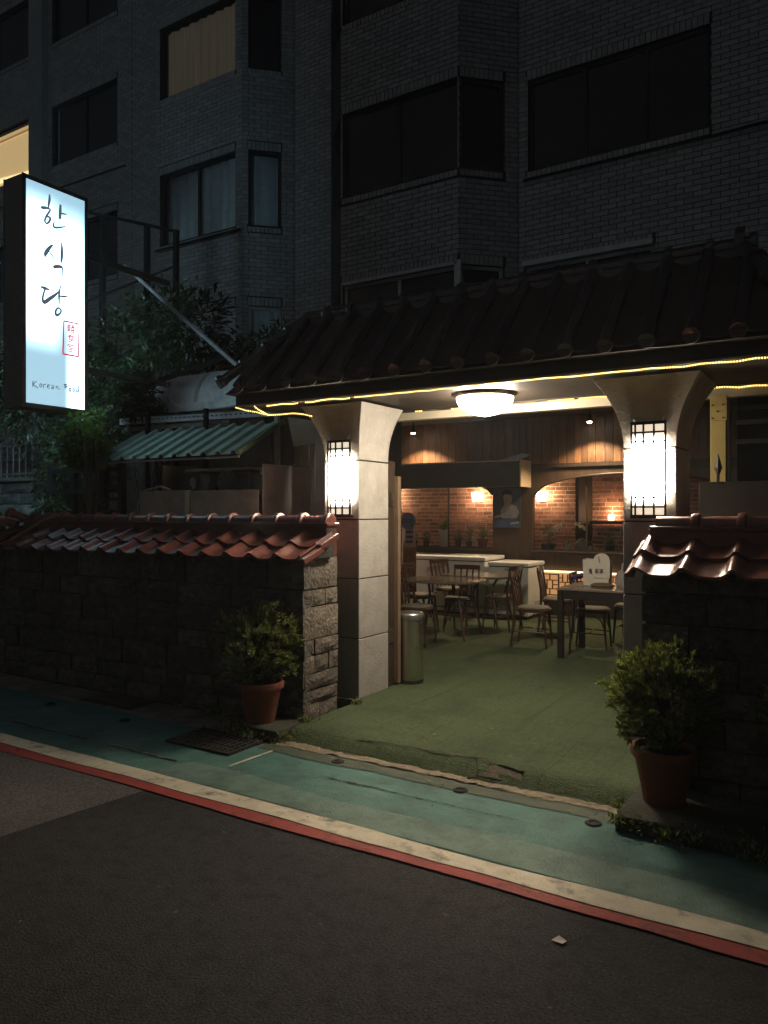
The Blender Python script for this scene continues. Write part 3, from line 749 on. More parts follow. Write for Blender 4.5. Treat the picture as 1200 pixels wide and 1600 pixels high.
WARM1 = mat('dim lit curtain', (.62,.50,.37), .9, .3, 9, col2=(.36,.28,.20), grain=(4,4,.05), emit=(1,1,1), estr=.065, eramp=True)
WARM2 = mat('lit room wall', (.75,.62,.42), .8, .08, 2, emit=(1,.66,.30), estr=.62)
WARM3 = lit('lit cove', (1,.74,.34), 1.6)
def window(p0, p1, z0, z1, style='black', n=2, frame=ALU, depth=.10):
    p0 = Vector((*p0,0)); p1 = Vector((*p1,0)); T = (p1-p0); L = T.length; T.normalize(); N = Vector((T.y,-T.x,0)); U = Vector((0,0,1))
    fw_ = .028
    f = MB()
    def b(u0,u1,a,c,d0,d1): f.obox(p0+T*(u0+u1)/2+U*(a+c)/2-N*(d0+d1)/2, T*(u1-u0)/2, N*(d1-d0)/2, U*(c-a)/2)
    b(0,L,z0,z0+2*fw_,depth-.03,depth+.03); b(0,L,z1-2*fw_,z1,depth-.03,depth+.03)
    b(0,2*fw_,z0,z1,depth-.028,depth+.028); b(L-2*fw_,L,z0,z1,depth-.028,depth+.028)
    for i in range(1, n): b(L*i/n-fw_,L*i/n+fw_,z0,z1,depth-.025,depth+.025)
    w = f.build('window', frame, bd)
    q = [p0+T*.02+U*(z0+.02)-N*depth, p1-T*.02+U*(z0+.02)-N*depth, p1-T*.02+U*(z1-.02)-N*depth, p0+T*.02+U*(z1-.02)-N*depth]
    MB().add(q, [(0,1,2,3)]).build('pane', BLACKG if style == 'black' else glass('window glass', (.85,.9,.9)), w)
    if style == 'black': return w
    m = {'curtain':CURT,'warm':WARM1,'lit':WARM2,'dim':mat('dark blind', (.05,.06,.065), .9, .2, 5)}[style]
    mb = MB(); k = max(8, int(L/.035)); V = []; rr = random.Random(int(L*1000+z0*10)); ph = 0
    for i in range(k+1):
        ph += rr.uniform(.5,1.3); d = depth+.12 + (.022*math.sin(ph) if style in ('curtain','warm') else 0)
        a = p0+T*(L*i/k)-N*d; V += [a+U*z0, a+U*z1]
    mb.add(V, [(2*i,2*i+2,2*i+3,2*i+1) for i in range(k)])
    mb.build('curtain' if style in ('curtain','warm') else 'backdrop', m, w)  # added backdrop: its dark tone or glow stands in for the room inside
    # dark room behind the cloth
    MB().add([p0+U*z0-N*.6, p1+U*z0-N*.6, p1+U*z1-N*.6, p0+U*z1-N*.6], [(0,1,2,3)]).build('room_wall', mat('unlit room', (.03,.03,.03), .9), w)
    if style == 'lit':
        o = MB(); z = z0+.36
        o.bar(p0+U*(z+.14)-N*.20, p0+T*(L*.96)+U*(z-.16)-N*.20, .03, .10); o.build('cove_light', WARM3, w)
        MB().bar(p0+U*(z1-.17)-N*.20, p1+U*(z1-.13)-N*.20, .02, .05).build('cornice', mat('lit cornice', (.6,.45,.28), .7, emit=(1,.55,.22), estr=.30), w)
    return w
for k, (a, b) in enumerate(FL):
    if k in (1,2): window((-4.54,11.6),(-1.83,11.6),a,b,'black',3)
    if k < 3: window((-7.66,10.9),(-5.45,10.9),a,b,'black',2, ALUW if k == 0 else ALU); 
    tt = Vector((.7071,.7071))
    if k < 3: window((-5.41+.03*.7071,10.9+.03*.7071),(-5.41+.76*.7071,10.9+.76*.7071),a,b,'black',1, ALUW if k == 0 else ALU)
    window((-12.22,10.9),(-10.15,10.9),a,b,'warm' if k == 2 else 'curtain', 2 if k == 1 else 1 if k == 2 else 3, ALU if k else ALUW)
    window((-9.98+.12*.7071,10.9+.12*.7071),(-9.98+.74*.7071,10.9+.74*.7071),a,b,'dim' if k >= 2 else 'curtain',1, ALU if k else ALUW)
    window((-16.8,11.6),(-14.4,11.6),a,b,'dim',2)
    window((-22.5,11.6),(-17.53,11.6),a,b,'lit' if k == 2 else 'dim', 1 if k == 2 else 3)
window((-4.60,11.6),(-2.6,11.6),4.10,5.62,'black',2,ALUW)
mb = MB().box(-4.60,-2.60,11.50,11.58,5.60,5.68); mb.build('window_head', ALUW, bd)
MB().box(-7.64,-5.43,10.84,10.88,5.60,5.65).build('window_head', ALUW, bd)
MB().box(-5.47,-5.36,10.84,10.89,4.1,5.66).build('corner_post', ALUW, bd)
MB().bar((-12.3,10.86,7.04),(-10.0,10.86,7.04), .06, .03).build('window_sill', ALU, bd)
for zz in (9.55,):   # cable run along the facade
    MB().tube([(-24,11.5,zz),(-14,11.5,zz-.1)], .02, 6).build('conduit', ALU, bd)
MB().tube([(-4.6,11.55,6.98),(-1.8,11.55,6.96),(-.5,11.55,7.0),(1.5,11.55,7.04)], .022, 6).build('conduit', ALU, bd)

# ------------------------------------------------------------------ restaurant front under the building
rs = thing('restaurant_front', 'dark wooden restaurant front with two arched windows under the building', 'restaurant', (-4.8,11.6,.1))
def archz(x):
    if -5.149 <= x <= -4.466 or x < -8.05 or x > -1.53: return None
    c = -6.60 if x < -5 else -3.0
    hw = 1.46; d = (x-c)/hw
    return 1.95 + .34*math.sqrt(max(0, 1-d*d)) if abs(d) < 1 else 1.95
Y0, Y1 = 11.6, 11.70
FW = mat('dark wood front', (.060,.034,.019), .5, .35, 4, .1, 30, grain=(7,7,.8))
mb = MB(); mb.box(-8.6,1.6,Y0,Y1,.1,1.08); mb.box(-8.6,-8.05,Y0,Y1,1.08,2.32); mb.box(-5.149,-4.466,Y0,Y1,1.08,2.32); mb.box(-1.53,1.6,Y0,Y1,1.08,2.32)
mb.build('wall', FW, rs)
for (xa, xb) in ((-8.05,-5.149),(-4.466,-1.53)):
    mb = MB(); n = 28; xs_ = [xa+(xb-xa)*i/n for i in range(n+1)]
    zz = [archz(min(max(x, xa+1e-4), xb-1e-4)) for x in xs_]
    V = [(x,Y0,z) for x, z in zip(xs_, zz)] + [(x,Y0,2.32) for x in xs_] + [(x,Y1,z) for x, z in zip(xs_, zz)] + [(x,Y1,2.32) for x in xs_]
    m = n+1; F = []
    for i in range(n): F += [(i,i+1,m+i+1,m+i), (2*m+i+1,2*m+i,3*m+i,3*m+i+1), (i+1,i,2*m+i,2*m+i+1)]
    mb.add(V, F); mb.build('arch', FW, rs)
    mb = MB(); mb.tube([(x,Y0-.004,z-.006) for x, z in zip(xs_, zz)], .014, 6); mb.build('arch_trim', WOODD, rs, True)
    MB().box(xa,xb,Y0-.05,Y1+.20,1.055,1.085).build('window_sill', WOODD, rs, bevel=.004)
    w = MB(); w.box(xa,xb,Y1-.03,Y1-.012,1.085,1.11)
    for x in ((xa+xb)/2-.62, (xa+xb)/2+.60): w.box(x-.012,x+.012,Y1-.032,Y1-.010,1.09,2.28)
    w = w.build('window', WOODD, rs)
    MB().add([(xa,Y1-.02,1.09),(xb,Y1-.02,1.09),(xb,Y1-.02,2.30),(xa,Y1-.02,2.30)], [(0,1,2,3)]).build('pane', glass('window glass'), w)
MB().box(-8.6,1.6,Y0+.005,Y1,2.32,3.3).build('upper_wall', WOODD, rs)
rr = random.Random(31); x = -8.5; wp = []
while x < .5:
    w = rr.uniform(.10,.15); MB().box(x+.003,x+w-.003,Y0-.016-rr.uniform(0,.004),Y0+.003,2.46,3.2).build('plank', WOOD, rs); x += w
MB().box(-4.3,1.5,Y0-.03,Y0+.002,2.40,2.455).build('ledge', WOODD, rs)
x = -8.5
while x < 1.5:
    MB().box(x+.003,x+.197,Y0-.012,Y0+.002,.14,1.03).build('plank', FW, rs); x += .2
# boxed beam over the left window, with a pale end
b = thing('beam_box', 'long dark box over the left arched window with a pale lit end panel', 'box beam', (-6,11.2,2.1))
MB().box(-8.6,-4.50,11.16,11.56,2.10,2.50).build('body', mat('dark grey board', (.05,.043,.036), .6, .2, 4), b)
MB().box(-4.498,-4.478,11.14,11.575,2.09,2.51).build('end_panel', mat('pale tan board', (.62,.46,.28), .7, .06, 4), b, bevel=.003)
MB().box(-8.6,-4.52,11.13,11.16,2.49,2.51).build('top_edge', GREY, b)
o = MB().add([(-4.95,11.3,2.51),(-4.55,11.25,2.52),(-4.45,11.32,2.56),(-4.5,11.42,2.61),(-4.8,11.45,2.57),(-4.55,11.35,2.62),(-4.42,11.36,2.60)],
             [(0,1,5,4),(1,2,6,5),(5,6,3),(4,5,3),(0,4,3,2,1)]).build('plastic_bundle', MILKY)
tag(o, 'crumpled pale plastic bundle lying on the end of the dark box', 'bundle')
# poster on the pier (plain painted figure, no real design)
t = thing('poster', 'blue toned poster of a seated figure on the pier between the arches', 'poster', (-4.89,11.59,1.45))
MB().box(-5.125,-4.655,11.570,11.585,1.445,2.085).build('sheet', mat('poster print', (.045,.05,.06), .45, .35, 5), t)
def flat(pts, m, name='print', y=11.568): MB().poly([(x,y,z) for x, z in pts], (0,.0015,0)).build(name, m, t)
flat([(-5.10,1.45),(-4.68,1.45),(-4.66,1.52),(-4.80,1.60),(-4.95,1.58),(-5.11,1.55)], mat('poster blue', (.05,.08,.15), .5))
flat([(-4.98,1.60),(-4.72,1.60),(-4.68,1.70),(-4.72,1.79),(-4.82,1.83),(-4.93,1.82),(-5.0,1.72)], mat('poster grey white', (.20,.20,.22), .5), y=11.566)
flat([(-4.93,1.82),(-4.83,1.80),(-4.80,1.88),(-4.80,1.97),(-4.84,2.01),(-4.91,2.01),(-4.95,1.95)], mat('poster skin', (.22,.16,.14), .5), y=11.564)
flat([(-4.96,1.93),(-4.94,1.99),(-4.86,1.98),(-4.80,1.97),(-4.80,2.02),(-4.85,2.06),(-4.92,2.06),(-4.97,2.01)], mat('poster hair', (.015,.012,.012), .5), y=11.562)
flat([(-5.10,1.60),(-5.00,1.62),(-4.86,1.68),(-4.86,1.71),(-5.0,1.66),(-5.10,1.63)], mat('poster arm', (.25,.23,.22), .5), y=11.560)
rr = random.Random(2)
for i in range(7):
    x = -4.82+i*.021; flat([(x,1.50+.003*i),(x+.006,1.50+.003*i),(x+.013,1.53+.003*i),(x+.007,1.53+.003*i)], PAPER, 'script', 11.561)
# lit lattice panel at the foot of the wall
t = thing('lattice_panel', 'low glowing wall panel with dark geometric lattice beside the freezers', 'panel', (-3.6,11.5,.36))
MB().box(-4.32,-2.6,11.54,11.575,.39,.765).build('glow_panel', mat('warm glow panel', (.25,.12,.045), .6, .08, 4, emit=(1,.47,.17), estr=.5), t)
lb = mat('lattice black', (.02,.013,.009), .5)
MB().box(-4.34,-2.58,11.50,11.53,.765,.79).build('top_light', lit('lattice lamp strip', (1,.75,.42), 2.4), t)
def lbar(x0,x1,z0,z1): MB().box(x0,x1,11.505,11.53,z0,z1).build('lattice_bar', lb, t)
x = -4.30
while x < -2.7:
    for k, wdt in enumerate((.30,.19)):
        w = wdt
        if k == 0:
            lbar(x,x+w,.405,.42); lbar(x,x+w,.725,.74); lbar(x,x+.016,.42,.725); lbar(x+w-.016,x+w,.42,.725)
            lbar(x+.016,x+w-.016,.50,.512); lbar(x+.016,x+w-.016,.635,.647)
            lbar(x+.10,x+.112,.512,.635); lbar(x+w-.112,x+w-.10,.512,.635); lbar(x+.016,x+.10,.567,.579); lbar(x+w-.10,x+w-.016,.567,.579)
            lbar(x+w/2-.006,x+w/2+.006,.647,.725); lbar(x+w/2-.006,x+w/2+.006,.42,.50)
        else:
            lbar(x,x+w,.61,.622); lbar(x+.05,x+.062,.622,.74); lbar(x+w-.062,x+w-.05,.622,.74); lbar(x,x+.05,.675,.687); lbar(x+w-.05,x+w,.675,.687)
            lbar(x+w/2-.006,x+w/2+.006,.405,.61)
        x += w
MB().box(-4.36,-2.56,11.50,11.59,.10,.385).build('base', WOODD, t)

# inner room: brick wall, floor, ceiling, sconces
YB_ = 13.2
rm = thing('inner_wall', 'red brick inner wall seen through the arched windows', 'wall', (-5,13.2,.1))
MB().box(-9.2,1.2,YB_,YB_+.2,.1,3.2).build('backing', RJOINT, rm)
rr = random.Random(77); RB = []
z = 1.0; row = 0
while z < 2.75:
    x = -8.6 - (.1 if row % 2 else 0)
    while x < -.6:
        w = .205*rr.uniform(.85,1.15); RB.append((x+w/2, z+.034, w/2-.006)); x += w
    z += .072; row += 1
def rbv(b):
    c = Vector((b[0],YB_,b[1])); yy = b[0]*11.6/YB_; az = archz(b[0]*11.6/YB_)
    zz = 1.7 + (b[1]-1.7)*11.6/YB_
    return bool(seen(c)) and az is not None and 1.1 < zz < az + .02 and not (yy < -4.4 and zz > 2.1) and -7.15 < yy < -2.95
RB.sort(key=lambda b: not rbv(b))
vis = sum(1 for b in RB if rbv(b)); print('inner bricks', len(RB), vis)
RU = meshof(MB().box(-1,1,-1,1,-1,1), 'brick', RBRICK); mbs = MB()
for i, (x, z, hl) in enumerate(RB):
    k = rr.uniform(.002,.006)
    if i < 300: piece('brick', RU, rm, (x, YB_-.0, z), (0, rr.uniform(-.02,.02), 0), (hl, k, .029))
    else: mbs.box(x-hl,x+hl,YB_-k,YB_+.01,z-.029,z+.029)
kind(mbs.build('brick', RBRICKI, rm), 'stuff')
MB().box(-9.2,1.2,11.9,13.4,3.0,3.1).build('ceiling', mat('inner ceiling', (.10,.07,.05), .8), rm)
for xx in (-9.2,1.1): MB().box(xx,xx+.1,11.9,13.2,.1,3.0).build('side_wall', RJOINT, rm)
MB().box(-4.03,-3.98,12.4,13.17,1.08,2.9).build('partition', mat('brown partition', (.03,.018,.012), .7), rm)
def sconce(x, y, z, label, e=5):
    t = thing('wall_sconce', label, 'wall lamp', (x, y, z), 'square lit sconces on the brick wall')
    MB().box(x-.012,x+.012,y+.02,YB_-.02,z-.10,z-.06).build('arm', IRON, t)
    mb = MB(); loft(mb, [(x-.062,x+.062,y-.062,y+.062,z-.075),(x-.078,x+.078,y-.078,y+.078,z+.085)]); mb.build('shade', lit('sconce shade', (1,.68,.38), 46), t)
    MB().lathe([(.035,-.11),(.04,-.08)], (x,y,z), 10).build('cup', IRON, t)
sconce(-6.09,13.02,1.97,'square lit sconce on the brick wall in the left arched window')
sconce(-4.84,13.02,1.97,'square lit sconce on the brick wall at the left of the right arch')
sconce(-8.0,13.02,2.02,'square lit sconce at the far left end of the inner brick wall')
# uplight on the brick at the right arch
t = thing('candle_lamp', 'small glowing uplight before the brick wall in the right arch', 'lamp', (-3.60,12.95,1.5))
MB().lathe([(.05,0),(.055,.05),(.045,.10),(.02,.10)], (-3.60,12.98,1.56), 12).build('cup', lit('candle cup', (1,.72,.4), 5), t, True)
lamp('uplight', 'POINT', (-3.62,13.06,1.70), 7, (1,.58,.30), t, .03)
MB().box(-3.9,-2.7,12.75,13.15,1.50,1.55).build('shelf', WOODD, t)

# patio ceiling and side boarding
kind(MB().box(-5.4,1.7,6.46,11.58,3.2,3.26).build('ceiling', mat('dark ceiling board', (.05,.038,.03), .7, .2, 3)), 'structure')
kind(MB().box(-8.7,-5.4,9.2,11.58,3.2,3.26).build('ceiling', MATS['dark ceiling board']), 'structure')
MBD = mat('dark side boarding', (.035,.028,.022), .75, .3, 4, grain=(8,8,1))
t = thing('side_partition', 'dark boarded partition along the left side of the patio', 'partition', (-5.5,8,.1))
y = 6.5
while y < 9.2: MB().box(-5.5,-5.46,y+.003,y+.147,.1,3.2).build('board', MBD, t); y += .15
MB().box(-7.6,-5.5,9.2,9.24,.1,3.2).build('end_board', MBD, t)
MB().box(-8.7,-7.6,9.2,9.24,.1,3.2).build('end_board', MBD, t)
t = thing('ceiling_track', 'thin metal track along the dark patio ceiling', 'track', (-4,10,3.1))
MB().box(-6.2,1,7.6,7.63,3.02,3.05).build('rail', GREY, t)
for x in (-5,-3,-1): MB().box(x,x+.02,7.605,7.625,3.05,3.2).build('hanger', GREY, t)
def spot(x, y, label, e=200):
    t = thing('spot_lamp', label, 'spot light', (x, y, 3.2), 'small bright spot lamps under the patio ceiling')
    MB().tube([(x,y,3.2),(x,y,3.13)], .012, 8).build('stem', DARKM, t)
    MB().lathe([(.028,.11),(.035,.03),(.045,0),(.040,0),(.03,.03)], (x,y,3.03), 14).build('housing', DARKM, t, True)
    MB().lathe([(.036,.012),(.028,-.014),(.004,-.024)], (x,y,3.03), 12).build('bulb', lit('spot bulb', (1,.86,.66), 60), t, True)
    lamp('spot', 'SPOT', (x,y,2.99), e, (1,.74,.45), t, .03, (R(0),0,0), 122, .5)
spot(-6.42,11.2,'small bright ceiling spot lamp over the left arched window')
spot(-3.43,11.2,'small bright ceiling spot lamp over the right arched window')

# ------------------------------------------------------------------ patio furniture
def freezer(x0, x1, y0, y1, h, label, handle):
    t = thing('chest_freezer', label, 'freezer', ((x0+x1)/2,(y0+y1)/2,.1), 'white chest freezers against the restaurant front')
    MB().box(x0,x1,y0,y1,.15,h-.075).build('body', WHITEG, t, bevel=.012)
    MB().box(x0-.01,x1+.01,y0-.015,y1,h-.062,h).build('lid', WHITEG, t, bevel=.015)
    MB().box(x0+.01,x1-.01,y0+.01,y1-.01,h-.078,h-.060).build('seal', GROUT, t)
    MB().box(x0+.03,x1-.03,y0+.03,y1,.1,.15).build('plinth', DARKM, t)
    for hx in handle: MB().box(hx-.05,hx+.05,y0-.03,y0,h-.12,h-.09).build('handle', GREY, t, bevel=.006)
    MB().box(x0+.12,x0+.20,y0-.004,y0,h-.28,h-.25).build('badge', GREY, t)
    for k in range(5): MB().box(x1+.0005,x1+.004,y0+.25,y1-.15,.22+.03*k,.232+.03*k).build('vent_slat', GREY, t)
freezer(-6.95,-4.905,10.75,11.5,1.01,'longer white chest freezer, left of the two by the wall',(-5.6,))
freezer(-4.845,-4.205,10.75,11.42,.945,'shorter white chest freezer, right of the two by the wall',(-4.52,))

# trash can
t = thing('trash_can', 'cylindrical brushed steel trash can beside the left pillar', 'trash can', (-3.625,6.27,.1))
c = (-3.625,6.27,.1)
MB().lathe([(.118,.0),(.122,.01),(.122,.60)], c, 40, cap=False).build('body', STEEL, t, True)
MB().lathe([(.128,.595),(.130,.60),(.130,.635),(.126,.648),(.110,.660),(.045,.668),(.001,.669)], c, 40).build('lid', mat('dull steel lid', (.36,.35,.33), .35, .1, 5, metal=.9), t, True)
MB().lathe([(.122,0),(.124,.0),(.124,.03),(.122,.035)], c, 32).build('base_ring', DARKM, t, True)
MB().box(-3.50,-3.492,6.25,6.29,.66,.72).build('tab', STEEL, t)

# bentwood chairs
def make_chair(label):
    t = thing('bentwood_chair', label, 'chair', (0,0,0), 'dark bentwood chairs round the patio tables')
    k = 24; prof = []
    mb = MB(); V = []
    for z, s in ((.415,.94),(.42,1.0),(.445,1.0),(.45,.97)):
        for j in range(k):
            a = 2*math.pi*j/k; ca, sa = math.cos(a), math.sin(a)
            V.append((.20*s*math.copysign(abs(ca)**.7, ca), .195*s*math.copysign(abs(sa)**.7, sa)*(1+.06*ca), z))
    F = [(i*k+j, i*k+(j+1)%k, (i+1)*k+(j+1)%k, (i+1)*k+j) for i in range(3) for j in range(k)] + [tuple(range(k))[::-1], tuple(3*k+j for j in range(k))]
    mb.add(V, F); mb.build('seat', CHAIRW, t)
    mb = MB(); V = []
    for z, s in ((.448,.88),(.462,.93),(.474,.86),(.480,.5)):
        for j in range(k):
            a = 2*math.pi*j/k; ca, sa = math.cos(a), math.sin(a)
            V.append((.20*s*math.copysign(abs(ca)**.7, ca), .195*s*math.copysign(abs(sa)**.7, sa), z))
    mb.add(V, F); mb.build('seat_pad', CUSH, t, True)
    for s in (-1, 1):
        MB().tube([(-.235,s*.185,0),(-.205,s*.178,.22),(-.19,s*.172,.44),(-.195,s*.170,.60),(-.235,s*.178,.83)], [.013,.016,.017,.015,.014], 8).build('leg', CHAIRW, t, True)
        MB().tube([(.185,s*.165,0),(.165,s*.152,.25),(.15,s*.142,.425)], [.012,.015,.018], 8).build('leg', CHAIRW, t, True)
        MB().tube([(.165,s*.152,.22),(.12,s*.15,.34),(.03,s*.16,.40)], .009, 6).build('brace', CHAIRW, t, True)
        MB().tube([(-.195,s*.175,.25),(-.16,s*.17,.36),(-.06,s*.17,.41)], .009, 6).build('brace', CHAIRW, t, True)
    pts = [(-.235-.018*math.cos(math.pi*f/2*1)*(1-abs(f)**2), .19*f, .845) for f in [i/6 for i in range(-6,7)]]
    mb = MB()
    for a, b in zip(pts, pts[1:]): mb.bar(a, b, .018, .062)
    mb.build('top_rail', CHAIRW, t)
    for y in (-.085, 0, .085):
        mb = MB(); P2 = [(-.185,y*.85,.45),(-.20,y,.60),(-.225,y*1.02,.73),(-.25,y*1.02,.83)]
        for a, b in zip(P2, P2[1:]): mb.bar(a, b, .012, .022, (0,1,0))
        mb.build('slat', CHAIRW, t)
    MB().tube([(.172,.155,.18),(0,.165,.185),(-.2,.177,.19)], .009, 6).build('stretcher', CHAIRW, t, True)
    MB().tube([(.172,-.155,.18),(0,-.165,.185),(-.2,-.177,.19)], .009, 6).build('stretcher', CHAIRW, t, True)
    MB().tube([(-.02,-.163,.186),(-.02,.163,.186)], .009, 6).build('stretcher', CHAIRW, t, True)
    return t
c0 = make_chair('bentwood chair alone in the middle, its back left of the black table')
c0.location = (-3.35,8.74,.1); c0.rotation_euler = (0,0,R(8))
for loc, rz, l in [
    ((-2.72,9.02,.1), R(6), 'bentwood chair pushed under the black table, seat just behind its front leg'),
    ((-2.42,9.62,.1), R(-95), 'bentwood chair behind the black table below the paper bag'),
    ((-3.42,9.80,.1), R(10), 'bentwood chair half hidden behind the one in the middle'),
    ((-4.60,8.12,.1), R(5), 'bentwood chair just behind the steel trash can'),
    ((-5.22,9.30,.1), R(-4), 'bentwood chair with back to the long freezer at the left tables'),
    ((-4.60,9.30,.1), R(-86), 'bentwood chair tucked between the two brown tables'),
    ((-4.20,9.72,.1), R(175), 'bentwood chair tucked under the right end of the rear brown table'),
    ((-5.3,10.35,.1), R(-20), 'bentwood chair in the corner behind the rear brown table'),
    ((-2.0,9.05,.1), R(186), 'bentwood chair at the right end of the black table')]:
    dup(c0, loc, rz, l)

TT = mat('brown laminate top', (.15,.118,.09), .16, .25, 5, grain=(6,1.2,6), spec=.6)
def brown_table(cx, cy, lx, ly, rz, label):
    t = thing('table', label, 'table', (cx, cy, .1), 'brown tables with curved legs')
    def sup(s, z): return [(s*lx/2*math.copysign(abs(math.cos(a))**.55, math.cos(a)), s*ly/2*math.copysign(abs(math.sin(a))**.55, math.sin(a)), z) for a in [2*math.pi*j/36 for j in range(36)]]
    def put(mb): 
        ca, sa = math.cos(rz), math.sin(rz); mb.v = [(cx+x*ca-y*sa, cy+x*sa+y*ca, z+.1) for x, y, z in mb.v]; return mb
    V = sup(.985,.700)+sup(1,.706)+sup(1,.724)+sup(.99,.730); k = 36
    F = [(i*k+j, i*k+(j+1)%k, (i+1)*k+(j+1)%k, (i+1)*k+j) for i in range(3) for j in range(k)] + [tuple(range(k))[::-1], tuple(3*k+j for j in range(k))]
    put(MB().add(V, F)).build('tabletop', TT, t)
    for sx in (-1,1):
        for sy in (-1,1):
            put(MB().tube([(sx*lx*.40,sy*ly*.40,0),(sx*lx*.34,sy*ly*.33,.25),(sx*lx*.29,sy*ly*.29,.50),(sx*lx*.31,sy*ly*.31,.62),(sx*lx*.38,sy*ly*.38,.70)], [.015,.018,.018,.017,.015], 8)).build('leg', CHAIRW, t, True)
        put(MB().tube([(sx*lx*.33,-ly*.32,.22),(sx*lx*.22,0,.27),(sx*lx*.33,ly*.32,.22)], .010, 6)).build('stretcher', CHAIRW, t, True)
    put(MB().tube([(-lx*.22,0,.27),(lx*.22,0,.27)], .010, 6)).build('stretcher', CHAIRW, t, True)
brown_table(-4.62,8.86,1.05,.80,R(4),'brown rounded table nearest the steel trash can')
brown_table(-4.55,9.80,1.0,.80,R(2),'brown rounded table before the white freezers')
t = thing('black_table', 'black square legged table with bags on it beside the right pillar', 'table', (-2.2,8.6,.1))
BT = mat('black table paint', (.012,.009,.007), .5, .3, 6, spec=.25)
MB().box(-2.86,-1.62,8.14,8.96,.845,.872).build('tabletop', mat('grey table top', (.16,.125,.095), .28, .2, 6, grain=(1,6,6)), t, bevel=.003)
MB().box(-2.84,-1.64,8.16,8.19,.75,.845).build('apron', BT, t); MB().box(-2.84,-1.64,8.91,8.94,.75,.845).build('apron', BT, t)
MB().box(-2.84,-2.81,8.19,8.91,.75,.845).build('apron', BT, t); MB().box(-1.67,-1.64,8.19,8.91,.75,.845).build('apron', BT, t)
for x in (-2.853,-1.70):
    for y in (8.147,8.895): MB().box(x,x+.062,y,y+.062,.1,.845).build('leg', BT, t, bevel=.003)
# things on the black table
t = thing('paper_bag', 'white paper carrier bag with rounded flap standing on the black table', 'bag', (-2.53,8.66,.872))
mb = MB(); mb.add([(-2.70,8.60,.872),(-2.42,8.60,.872),(-2.42,8.74,.872),(-2.70,8.74,.872),(-2.715,8.61,1.16),(-2.41,8.61,1.15),(-2.41,8.73,1.15),(-2.715,8.73,1.17)],
   [(0,1,5,4),(1,2,6,5),(2,3,7,6),(3,0,4,7),(0,3,2,1)]); mb.build('body', PAPER, t)
fl = [(-2.57+.0,8.597,.98)] ; pts = [(-2.585,8.596,.96),(-2.40,8.596,.96)] + [(-2.4925+.0925*math.cos(a), 8.596, 1.15+.088*math.sin(a)) for a in [math.pi*i/12 for i in range(13)]]
MB().poly(pts, (0,-.006,0)).build('flap', PAPER, t)
for i, (x, w) in enumerate(((-2.635,.03),(-2.565,.04),(-2.515,.04))):
    for dz in (0,.018,.036): MB().box(x,x+w,8.582,8.589,1.015+dz,1.023+dz).build('print', INK, t)
    MB().box(x+w/2-.004,x+w/2+.004,8.582,8.5885,1.015,1.06).build('print', INK, t)
MB().bar((-2.525,8.587,1.20),(-2.515,8.587,1.13), .010, .003).build('slot', INK, t)
o = MB().lathe([(.02,0),(.12,.004),(.135,.022),(.10,.042),(.03,.05),(.001,.05)], (-2.44,8.44,.872), 16, .6).build('wrapped_food', mat('brown paper wrap', (.13,.09,.05), .8, .3, 15, .4, 60), smooth=True)
tag(o, 'low brown wrapped parcel lying before the white paper bag', 'parcel')
t = thing('cloth_bag', 'pale grey soft bag with a loop handle beside the white paper bag', 'bag', (-2.2,8.6,.872))
MB().lathe([(.13,0),(.15,.03),(.15,.10),(.13,.16),(.11,.175),(.02,.18)], (-2.20,8.62,.872), 16, .6).build('body', mat('grey cloth', (.27,.26,.24), .85, .15, 12, .3, 80), t, True)
MB().tube([(-2.28+.0,8.62,1.03),(-2.27,8.62,1.12),(-2.24,8.62,1.17),(-2.19,8.62,1.18),(-2.14,8.62,1.15),(-2.12,8.62,1.04)], .008, 6).build('handle', GREY, t, True)
o = MB().box(-2.93,-2.86,8.86,9.22,.90,.96).build('purple_cloth', mat('purple cloth', (.05,.03,.17), .9, .2, 12), bevel=.02)
tag(o, 'small purple cloth hung over a chair back by the black table', 'cloth')

# advertising standee at the left by the freezer
t = thing('standee', 'cardboard standee of a striped shirt figure beside a blue disc sign', 'standee', (-6.05,10.35,.1))
def st(pts, m, name, y=10.35): MB().poly([(x,y,z) for x, z in pts], (0,.012,0)).build(name, m, t)
def ell(cx, cz, rx, rz, n=20): return [(cx+rx*math.cos(2*math.pi*i/n), cz+rz*math.sin(2*math.pi*i/n)) for i in range(n)]
bt = mat('standee bottle amber', (.22,.085,.035), .4, .4, 6)
st([(-6.13,.45),(-5.89,.45),(-5.89,1.15),(-5.91,1.30),(-6.08,1.30),(-6.12,1.15)], bt, 'bottle_print', 10.36)
st([(-6.09,1.15),(-5.905,1.15),(-5.90,1.32),(-5.93,1.50),(-6.07,1.50)], mat('standee label', (.34,.22,.24), .5), 'label_print', 10.352)
for k in range(3): st([(-6.06,1.22+.075*k),(-5.94,1.22+.075*k),(-5.94,1.255+.075*k),(-6.06,1.255+.075*k)], mat('standee label ink', (.10,.03,.05), .5), 'lettering', 10.346)
st(ell(-6.02,1.56,.135,.135,28), mat('standee disc', (.14,.16,.22), .4), 'disc', 10.34)
for k, w in enumerate((.10,.085)): st([(-6.02-w,1.545+.03*k),(-6.02+w,1.545+.03*k),(-6.02+w,1.555+.03*k),(-6.02-w,1.555+.03*k)], mat('disc ink', (.05,.06,.10), .5), 'lettering', 10.333)
st([(-6.33,1.50),(-6.22,1.54),(-6.16,1.46),(-6.12,1.10),(-6.14,.98),(-6.36,.98)], mat('striped knit', (.22,.20,.22), .8), 'top', 10.32)
for k in range(11): st([(-6.33,1.01+.043*k),(-6.145+.0*k,1.00+.043*k),(-6.148,1.013+.043*k),(-6.33,1.023+.043*k)], mat('knit stripe', (.05,.045,.06), .8), 'stripe', 10.313)
